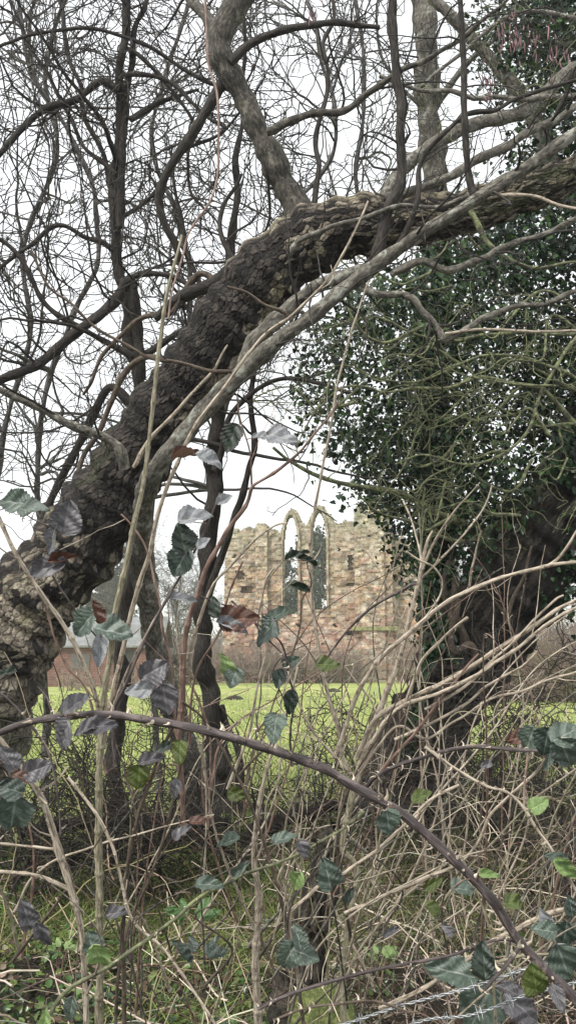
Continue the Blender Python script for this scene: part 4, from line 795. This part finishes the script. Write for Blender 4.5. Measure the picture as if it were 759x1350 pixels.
SH('bramble', 'yellow-green mossy cane at the lower right corner', 'bramble', [("800,1300 762,1290 735,1250 720,1225 700,1215", 6, 5, 1.6, 1.6), ("762,1260 700,1258 660,1268 620,1280", 5, 4, 1.6, 1.7)], 'pale2', side=1, pname='cane')
SH('bramble', 'thin dark cane crossing the left edge behind the purple leaves', 'bramble', [("-10,905 20,930 60,985 72,1020 78,1060 80,1100", 4, 3, 1.5, 1.5), ("25,1100 22,1060 10,1015 -15,985", 4, 3, 1.3, 1.3), ("60,700 68,690 66,720 70,760 120,830 140,850", 3, 2.5, 1.6, 1.6)], 'purple', side=.6, thorn=.03, pname='cane')
SH('bramble', 'thin dark cane in front of the ruin carrying green leaves', 'bramble', [("385,1010 382,980 385,950 388,920 380,890 372,850 350,830 300,800 262,785", 3.5, 2.5, 1.8, 1.7), ("305,792 330,815 345,835 372,862 382,880", 3, 2, 1.7, 1.7), ("380,880 395,830 398,790 410,770 405,740 425,750", 3, 2, 1.8, 1.8, 'twig_brown')], 'purple', side=.7, thorn=.03, pname='cane')
SH('bramble', 'slender hanging stem reaching down from the top in front of the bare limbs', 'bramble', [("268,-20 272,20 274,80 287,130 288,200 285,240 275,270 250,305 240,340 228,380 222,420", 4, 3, 2.4, 2.2)], 'red', side=1, pname='cane')
# more interlacing canes, each rooted on the bank: one loop
def cane_paths():
    Rg = np.random.default_rng(5); out = []
    for i in range(84):
        bx = Rg.uniform(-20, 800); by = Rg.uniform(1200, 1420); d = Rg.uniform(1.9, 3.4); left = bx < 300; dx = Rg.normal(120 if not left else 20, 110); dy = -Rg.uniform(120, 520) * (.8 if left else 1); k = Rg.normal(0, 60, 2)
        out.append((f"{bx:.0f},{by:.0f} {bx + dx * .3 + k[0] * .5:.0f},{by + dy * .45:.0f} {bx + dx * .7 + k[1] * .4:.0f},{by + dy * .85:.0f} {bx + dx:.0f},{by + dy * Rg.uniform(.8, 1.05):.0f}", Rg.uniform(2.5, 6), 1.6, d, d - Rg.uniform(0, .5), ['pale', 'pale', 'limb', 'smooth', 'red', 'twig_brown', 'pale2'][Rg.integers(0, 7)]))
    return out
CP = cane_paths()
def tall_canes():
    Rg = np.random.default_rng(15); out = []
    for i in range(44):
        bx = Rg.uniform(150, 800); by = Rg.uniform(1020, 1240); d = Rg.uniform(2.4, 4.2); dx = Rg.normal(50, 90); tp = Rg.uniform(660, 900) if bx > 420 else Rg.uniform(720, 930); k = Rg.normal(0, 40, 2)
        out.append((f"{bx:.0f},{by:.0f} {bx + dx * .35 + k[0] * .5:.0f},{by + (tp - by) * .4:.0f} {bx + dx * .75 + k[1] * .4:.0f},{by + (tp - by) * .78:.0f} {bx + dx * 1.3:.0f},{tp:.0f}", Rg.uniform(2.5, 4.5), 1.2, d, d - Rg.uniform(0, .4), ['pale', 'pale', 'smooth', 'twig_brown', 'red'][Rg.integers(0, 5)]))
    return out
SH('bramble_thicket', 'loose screen of thin tall bare canes standing between the field and the pale shrub', 'bramble', tall_canes(), 'pale', side=2.6, pname='cane')
SH('bramble_thicket', 'thicket of interlaced bare canes filling the lower left between the saplings', 'bramble', [c for c in CP if float(c[0].split(',')[0]) < 330], 'twig_brown', side=2.0, pname='cane')
SH('bramble_thicket', 'dense thicket of interlaced pale canes filling the lower right', 'bramble', [c for c in CP if float(c[0].split(',')[0]) >= 330], 'pale', side=2.6, pname='cane')

# ------------------------------------------------------------------ large bramble leaves
def leafmat(name, top, vein, edge, rough=.38, under=None, coat=0):
    m, n, l, b = newmat(name); a = attr(n, 'vc'); sep = n.new('ShaderNodeSeparateColor'); l.new(a.outputs['Color'], sep.inputs[0])
    tc = n.new('ShaderNodeTexCoord'); t = noise(n, l, tc.outputs['Object'], 60, 5, .7); t3 = noise(n, l, tc.outputs['Object'], 400, 4, .7)
    r = ramp(n, l, t.outputs['Fac'], [(.3, tuple(x * .55 for x in top)), (.55, top), (.75, tuple(min(1, x * 1.5) for x in top))])
    c = mixc(n, l, sep.outputs[1], r.outputs[0], edge); c = mixc(n, l, sep.outputs[0], c, vein)
    if under:
        gm = n.new('ShaderNodeNewGeometry'); c = mixc(n, l, gm.outputs['Backfacing'], c, under)
    l.new(c, b.inputs['Base Color']); b.inputs['Roughness'].default_value = rough; b.inputs['Specular IOR Level'].default_value = .6
    bp = n.new('ShaderNodeBump'); bp.inputs['Strength'].default_value = .6; bp.inputs['Distance'].default_value = .0012; ad = n.new('ShaderNodeMath'); ad.operation = 'SUBTRACT'; l.new(t3.outputs['Fac'], ad.inputs[0]); l.new(sep.outputs[0], ad.inputs[1]); l.new(ad.outputs[0], bp.inputs['Height']); l.new(bp.outputs[0], b.inputs['Normal'])
    tn = n.new('ShaderNodeBsdfTranslucent'); l.new(c, tn.inputs[0]); ms = n.new('ShaderNodeMixShader'); ms.inputs[0].default_value = .15
    l.new(b.outputs[0], ms.inputs[1]); l.new(tn.outputs[0], ms.inputs[2]); l.new(ms.outputs[0], n['Material Output'].inputs[0]); return m
UND = (.30, .31, .27)
LM = {'g': leafmat('leaf_dark_green', (.035, .055, .042), (.13, .16, .13), (.04, .05, .04), .33, UND), 'b': leafmat('leaf_blue_green', (.085, .118, .088), (.24, .27, .24), (.08, .09, .085), .36, UND),
      'p': leafmat('leaf_purple', (.12, .115, .12), (.24, .23, .235), (.10, .08, .09), .36, UND), 'w': leafmat('leaf_pale_under', (.27, .28, .29), (.38, .38, .36), (.22, .2, .2), .6), 'r': leafmat('leaf_red_brown', (.10, .045, .030), (.20, .12, .08), (.08, .03, .02), .45, (.22, .13, .09)),
      'o': leafmat('leaf_olive', (.08, .11, .022), (.16, .20, .06), (.12, .05, .02), .5, UND), 'k': leafmat('leaf_deep_green', (.022, .036, .024), (.06, .08, .05), (.05, .02, .02), .4, UND), 'y': leafmat('leaf_light_green', (.20, .30, .10), (.32, .42, .18), (.25, .25, .1), .5, UND)}  # k: the deepest green leaf pigment, with a reddish edge
def bigleaf(base, tip, nor, wr, curl, mat, parent, pet=None, seed=0, label=None, fold=.25):
    rg = np.random.default_rng(seed); ax = tip - base; Ln = np.linalg.norm(ax); ax = ax / Ln; nor = nrm(nor - ax * (nor @ ax)); sd_ = np.cross(ax, nor)
    nu, nv = 41, 21; u = np.linspace(0, 1, nu); v = np.linspace(-1, 1, nv); UU, VV = np.meshgrid(u, v, indexing='ij')
    prof = np.sin(np.pi * np.clip(UU, 0, 1) ** .72) ** .62 * (1 - .15 * UU); prof[-1] = 0.02; prof[0] = .03
    nvn = 7; ser = 1 + .085 * (2 * ((UU * nvn * 2.2 + rg.uniform()) % 1) - 1) + .03 * np.sin(UU * 60)
    asy = 1 + .07 * rg.normal() * VV; W = Ln * wr * .5 * prof * ser * asy
    ph = (UU - np.abs(VV) * .30) * nvn; pleat = np.abs((ph % 1) - .5) * 2
    z = Ln * (fold * np.abs(VV) * prof * .45 + .032 * (1 - pleat) * (np.abs(VV) ** .6) * prof - curl * UU ** 2 * .5 + .05 * np.sin(UU * 5 + rg.uniform(0, 6)) * VV + .05 * np.sin(UU * 9 + VV * 2 + rg.uniform(0, 6)) * np.abs(VV) + .025 * np.sin(UU * 17 + VV * 5 + rg.uniform(0, 6)))
    V = base + (UU * Ln)[..., None] * ax + (VV * W)[..., None] * sd_ + z[..., None] * nor
    vein = np.maximum(np.clip(1 - np.abs(VV) * 11, 0, 1), np.clip((pleat - .84) * 6, 0, 1) * .6); edge = np.clip((np.abs(VV) - .7) * 2.5, 0, 1) * rg.uniform(.2, .9); c = np.stack([vein, edge, 0 * vein], -1)
    i = np.arange(nu * nv).reshape(nu, nv); g = Bag().add(V, q=np.stack([i[:-1, :-1], i[:-1, 1:], i[1:, 1:], i[1:, :-1]], -1).reshape(-1, 4), c=c.reshape(-1, 3))
    o = g.build('leaf', mat, parent)
    if label: o['label'] = label
    if pet is not None:
        mid = (pet + base) / 2 + np.array([0, 0, .12]) * np.linalg.norm(pet - base) * rg.uniform(-.5, 1); P = resample(np.array([pet, mid, base, base + ax * Ln * .1]), 14)
        g = Bag(); tubes(g, P[None], np.full((1, 14), .0009) * np.linspace(1.5, .8, 14), 6, (.5, .5, .5)); pt = g.build('leaf_stalk', M['red'], parent)
        # the stalk is a sub-part of its leaf
        pt.parent = o
# x, y (leaf centre), length px, direction deg (0 = right, 90 = up), width ratio, kind, fold, curl
LV = [(305, 578, 42, 250, .75, 'k', .2), (275, 606, 40, 340, .6, 'w', .5), (372, 577, 44, -15, .7, 'w', .2), (345, 575, 26, 170, .6, 'w', .3), (245, 602, 40, 10, .25, 'r', .9), (258, 683, 48, 10, .55, 'w', .4), (240, 709, 42, 100, .9, 'k', .2), (238, 741, 44, 240, .85, 'g', .2), (268, 716, 22, 40, .6, 'w', .3), (296, 658, 26, 30, .5, 'w', .5),
      (20, 662, 42, 170, .75, 'b', .3), (46, 672, 40, 0, .7, 'b', .3), (88, 682, 46, 80, .9, 'p', .4), (70, 712, 46, 250, .75, 'p', .3), (62, 748, 56, 195, .5, 'p', .4), (84, 737, 42, 10, .3, 'r', .8), (45, 752, 26, 200, .5, 'p', .4), (112, 822, 42, 230, .8, 'b', .35), (150, 833, 52, -10, .75, 'b', .25), (128, 806, 34, 110, .5, 'r', .5), (132, 858, 44, 265, .45, 'w', .5),
      (203, 884, 44, 30, .85, 'p', .3), (182, 910, 38, 185, .6, 'w', .4), (218, 922, 42, 280, .8, 'p', .25), (315, 816, 56, 5, .65, 'r', .3), (306, 826, 44, -20, .35, 'w', .6), (350, 833, 44, 230, .9, 'g', .2), (365, 812, 36, 40, .6, 'b', .4), (432, 876, 32, 0, .7, 'o', .2), (308, 893, 30, 250, .9, 'b', .3), (297, 876, 30, 110, .6, 'y', .4), (311, 886, 18, 80, .7, 'o', .3), (384, 873, 26, 30, .6, 'b', .4), (368, 895, 28, 250, .7, 'g', .3), (362, 960, 40, 260, .75, 'b', .3), (383, 926, 34, 265, .6, 'k', .3), (240, 790, 40, -5, .35, 'w', .5), (283, 800, 30, 100, .6, 'k', .3), (392, 733, 34, 20, .3, 'k', .6), (405, 740, 28, -20, .35, 'k', .6), (395, 775, 30, 160, .35, 'k', .6),
      (100, 928, 46, 40, .55, 'p', .5), (85, 968, 42, 250, .85, 'p', .25), (130, 957, 52, 8, .5, 'p', .35), (112, 962, 30, 200, .5, 'p', .5), (14, 1040, 38, 160, .8, 'g', .3), (18, 1072, 50, 260, .95, 'b', .25), (50, 1014, 42, 20, .75, 'p', .3), (12, 1000, 36, 120, .7, 'p', .4), (30, 1025, 28, -20, .6, 'r', .3), (5, 890, 36, 200, .4, 'k', .4), (200, 1002, 36, 15, .5, 'p', .5), (183, 1024, 34, 265, .95, 'o', .2), (237, 992, 34, 265, .7, 'o', .3), (232, 1040, 28, 260, .6, 'p', .3), (215, 985, 24, 200, .6, 'k', .3), (262, 1082, 26, 10, .6, 'r', .3), (240, 1097, 30, 40, .5, 'p', .4), (313, 1047, 28, -20, .7, 'o', .3), (300, 1110, 34, 200, .5, 'b', .4), (276, 1166, 38, 0, .5, 'b', .4), (318, 1145, 30, 40, .4, 'b', .5), (155, 1203, 32, 10, .55, 'p', .3), (120, 1243, 32, 100, .95, 'b', .2), (132, 1260, 34, 300, .7, 'y', .3), (35, 1205, 40, 110, .6, 'p', .4), (58, 1232, 40, 300, .4, 'p', .4), (94, 1330, 34, 260, .6, 'b', .3), (60, 1343, 26, 80, .6, 'y', .3),
      (375, 1105, 36, 20, .55, 'b', .3), (400, 1120, 30, -60, .6, 'p', .4), (432, 1152, 40, 100, .8, 'b', .2), (391, 1161, 24, 250, .8, 'y', .3), (512, 1084, 36, 280, .95, 'b', .2), (380, 1260, 38, 240, .8, 'b', .25), (402, 1258, 42, -20, .75, 'b', .25), (393, 1236, 36, 100, .7, 'b', .3), (610, 1172, 30, 0, .75, 'b', .25), (597, 1281, 72, 165, .55, 'b', .25), (637, 1266, 54, 95, .66, 'k', .2), (632, 1330, 72, 245, .85, 'b', .2), (684, 1326, 70, 320, .62, 'p', .3), (664, 1302, 40, 150, .5, 'p', .4), (704, 1291, 42, 100, .75, 'o', .2), (742, 1268, 52, 290, .75, 'b', .25), (735, 1316, 44, 290, .5, 'p', .3), (752, 1195, 28, 100, .8, 'g', .3), (716, 1226, 36, 170, .7, 'b', .3), (718, 1212, 26, 110, .6, 'w', .3), (744, 1232, 36, 260, .8, 'g', .3), (710, 1061, 30, 30, .75, 'y', .2), (640, 1008 + 0, 16, 200, .6, 'p', .3), (745, 1145, 40, -40, .5, 'y', .4), (733, 1132, 36, 160, .5, 'b', .4), (645, 1153, 30, -10, .4, 'y', .4), (565, 1195, 30, 150, .6, 'o', .3), (570, 1165, 30, 30, .5, 'o', .3),
      (683, 972, 34, 190, .7, 'r', .2), (697, 976, 38, 250, .8, 'b', .2), (719, 978, 40, 260, .9, 'g', .2), (745, 968, 42, 30, .8, 'b', .2), (745, 992, 46, 290, .85, 'b', .25), (722, 1002, 30, 250, .5, 'b', .4), (555, 1050, 30, 30, .6, 'o', .3), (515, 1228, 26, 30, .4, 'p', .3), (460, 1180, 24, 60, .5, 'k', .3), (675, 1190, 26, 10, .6, 'o', .3), (590, 1225, 22, 140, .6, 'p', .4)]
HP = [(o, P, *proj(P), r) for o, P, r, _ in HOST]
cnt = {}
for li_, (x, y, ln, an, wr, kd, fold) in enumerate(LV):
    best = None
    for (o, P, hx, hy, hd, r) in HP:
        k = np.argmin((hx - x) ** 2 + (hy - y) ** 2); dist = math.hypot(hx[k] - x, hy[k] - y) + (hd[k] - 1.2) * 14
        if best is None or dist < best[0]: best = (dist, o, P[k], hd[k], r[k], hx[k], hy[k])
    _, o, pp, dd, rr, bx, by = best; dd = max(1.02, min(dd, 2.3)); rg = np.random.default_rng(li_); d0 = dd - .02
    # the leaf points away from the stem it hangs on
    ca, sa = math.cos(R_(an)), math.sin(R_(an)); b_ = at(x - ca * ln / 2, y + sa * ln / 2, d0 - .008); t_ = at(x + ca * ln / 2, y - sa * ln / 2, d0 + rg.uniform(-.03, .015))
    nor = np.array([rg.normal() * .25, -1, .55 + rg.normal() * .25])
    bigleaf(b_, t_, nor, wr * 1.08, rg.uniform(.05, .35), LM[kd], o, pp, li_, None, fold)

# broad green-leaved plant low in the middle (new growth)
def plant(label, px, py, d, n_, ln, mat, group=None):
    p0 = at(px, py, d); y0 = p0[1]; p0[2] = max(gz(p0[0], p0[1]), p0[2] - .12); o = thing('leafy_plant', label, 'plant', p0, group); 
    for i in range(n_):
        a = i * 2.4 + 1; ax = nrm(np.array([math.cos(a), math.sin(a) * .6, .75 + .3 * math.sin(i)])); b_ = p0 + ax * ln * .6 + [0, 0, .1]; bigleaf(b_, b_ + ax * ln * RNG.uniform(.8, 1.2), np.array([-ax[0] * .6, -.8, 1]), .55, .25, mat, o, p0, 300 + i + int(px), None, .15)
plant('fresh green broad-leaved plant low on the bank, lower centre-left', 250, 1215, 3.0, 7, .075, leafmat('leaf_fresh', (.07, .15, .04), (.16, .28, .10), (.08, .15, .04), .45, UND))
plant('small dark green leafy plant under the broad-leaved one', 262, 1265, 2.8, 6, .07, LM['g'])
plant('yellow-green leafy seedling near the bottom left', 80, 1250, 3.0, 6, .04, LM['y'])
plant('small green leafy plant at the foot of the mossy stump', 500, 1262, 3.1, 6, .05, LM['y'])

# ------------------------------------------------------------------ mossy sawn log and barbed wire
m, n, l, b = newmat('moss'); tc = n.new('ShaderNodeTexCoord'); t = noise(n, l, tc.outputs['Object'], 55, 8, .8)
r = ramp(n, l, t.outputs['Fac'], [(.3, (.06, .10, .02)), (.48, (.10, .12, .035)), (.6, (.25, .27, .09)), (.7, (.33, .31, .21))]); l.new(r.outputs[0], b.inputs['Base Color']); b.inputs['Roughness'].default_value = .95
bp = n.new('ShaderNodeBump'); bp.inputs['Distance'].default_value = .01; l.new(t.outputs['Fac'], bp.inputs['Height']); l.new(bp.outputs[0], b.inputs['Normal']); MOSS = m
lg = thing('mossy_log', 'sawn log end covered with bright yellow-green moss at the bottom edge', 'log', at(420, 1345, 2.75))
cen = at(422, 1342, 2.75); axd = nrm(np.array([.25, .62, -.60])); e1 = nrm(np.cross(axd, [0, 0, 1.])); e2 = np.cross(e1, axd); th = np.linspace(0, 2 * math.pi, 48, endpoint=False); rad = .108 * (1 + .05 * np.sin(2 * th) + .03 * np.sin(5 * th + 1))
g = Bag(); rows = []
for s_, k in ((.0, .97), (.012, 1.), (.1, 1.02), (.25, 1.05), (.5, 1.1)): rows.append(cen + axd * s_ + (rad * k)[:, None] * (np.cos(th)[:, None] * e1 + np.sin(th)[:, None] * e2) + RNG.normal(size=(48, 3)) * .0015)
i = np.arange(5 * 48).reshape(5, 48); j = np.roll(i, -1, 1); g.add(np.array(rows), q=np.stack([i[:-1], j[:-1], j[1:], i[1:]], -1).reshape(-1, 4)); g.build('bark', bark('log_bark', (.02, .02, .012), (.06, .055, .03), (.12, .13, .05), 30), lg)
g = Bag(); rows = []
for k in (.97, .9, .7, .45, .2, .02): rows.append(cen - axd * (.004 * (1 - k) + .002) + (rad * k)[:, None] * (np.cos(th)[:, None] * e1 + np.sin(th)[:, None] * e2) + axd * RNG.normal(size=(48, 1)) * .0018)
i = np.arange(6 * 48).reshape(6, 48); j = np.roll(i, -1, 1); g.add(np.array(rows), q=np.stack([i[:-1], i[1:], j[1:], j[:-1]], -1).reshape(-1, 4)); g.build('sawn_face', MOSS, lg)
# old shrub stool behind it
st_ = thing('old_stump', 'rough grey-brown stump half buried in canes behind the mossy log', 'stump', at(395, 1330, 3.6))
P, Rr = tr("392,1345,84 400,1290,66 408,1230,52 420,1180,44 434,1130,34 446,1090,22", 80, None, 3.6, 3.4, K=50)
def stcol(C3, u, TH, crack, cr2, rid, rid2, V): return lerp((.035, .03, .024), (.10, .085, .065), rid) * (.3 + .7 * crack)[..., None]
bigtrunk(P, Rr, 100, .01, .05, .012, stcol, 2.4, .15, 8).build('trunk', M['bark_vc'], st_)
# fallen dark logs along the bank top
for lb, s_, w in (('dark fallen branch lying across the bank top in front of the field, left', "40,1100 110,1082 170,1086 240,1078 300,1084", 16), ('dark fallen branch lying below the ivy trunk foot', "330,1098 400,1072 450,1062 520,1070 600,1060", 20)):
    P, r = tr(s_, w, w * .6, 6.6, 6.8); P[:, 2] = np.maximum(P[:, 2], gz(P[:, 0], P[:, 1]) + .02); o = thing('fallen_branch', lb, 'branch', P[0], 'fallen branches on the bank'); g = Bag(); tubes(g, P[None], r[None], 12, (.2, .2, .2), True, .1); g.build('bough', M['twig_dark'], o)
    a, ra = grow(P[None], r[None], 5, .2, .8, 8, rmax=.01, keep=1); g = Bag(); tubes(g, a, ra, 5); g.build('side_branches', M['twig_dark'], o)
m, n, l, b = newmat('galvanised_wire'); b.inputs['Base Color'].default_value = (.42, .43, .43, 1); b.inputs['Metallic'].default_value = .85; b.inputs['Roughness'].default_value = .45; WIRE = m
wf = thing('barbed_wire_fence', 'two strands of twisted silver barbed wire at the bottom right', 'barbed wire', at(445, 1352, 1.75))
for s_ in ("300,1395 380,1372 445,1352 530,1326 620,1301 700,1276 780,1250 900,1215", "420,1420 510,1368 560,1345 620,1338 700,1310 780,1290 900,1260"):
    P, _ = tr(s_, 3, 3, 1.8, 1.65, K=400, wob=.3); ph = np.linspace(0, 150, 400); g = Bag(); off = np.stack([0 * ph, np.cos(ph), np.sin(ph)], 1) * .0019
    Q = np.stack([P + off, P - off]); tubes(g, Q, np.full((2, 400), .0015), 6, (.5, .5, .5))
    for k in range(20, 390, 34):
        T = nrm(P[k + 1] - P[k]); 
        for q_ in range(3):
            an = RNG.uniform(0, 6.28); a1 = nrm(np.cross(T, [0, math.cos(an), math.sin(an)])); c_ = P[k] + T * .004 * (q_ - 1); tubes(g, np.array([[c_ - a1 * .013, c_ + T * .001, c_ + a1 * .013]]), np.array([[.0003, .0013, .0003]]), 5, (.5, .5, .5))
        u = np.linspace(0, 18, 30); e1 = nrm(np.cross(T, [0, 0, 1.])); e2 = np.cross(T, e1); co = P[k] + T * ((u / 18 - .5) * .014)[:, None] + .0036 * (np.cos(u)[:, None] * e1 + np.sin(u)[:, None] * e2); tubes(g, co[None], np.full((1, 30), .0011), 5, (.5, .5, .5))
    g.build('wire_strand', WIRE, wf)
print('faces', sum(len(o.data.polygons) for o in S.objects if o.type == 'MESH'))


# ------------------------------------------------------------------ thin winter haze over the whole place
S.cycles.volume_bounces = 2
hb = Bag(); box(hb, -950, 950, -60, 1650, -1.5, 45)
hm = bpy.data.materials.new('haze'); hm.use_nodes = True; hm.node_tree.nodes.clear()
pv = hm.node_tree.nodes.new('ShaderNodeVolumePrincipled'); pv.inputs['Density'].default_value = .0010; pv.inputs['Color'].default_value = (.96, .97, 1, 1)
mo = hm.node_tree.nodes.new('ShaderNodeOutputMaterial'); hm.node_tree.links.new(pv.outputs[0], mo.inputs['Volume'])
tag(hb.build('haze', hm, None, False), 'thin pale winter haze', 'haze', kind='stuff')
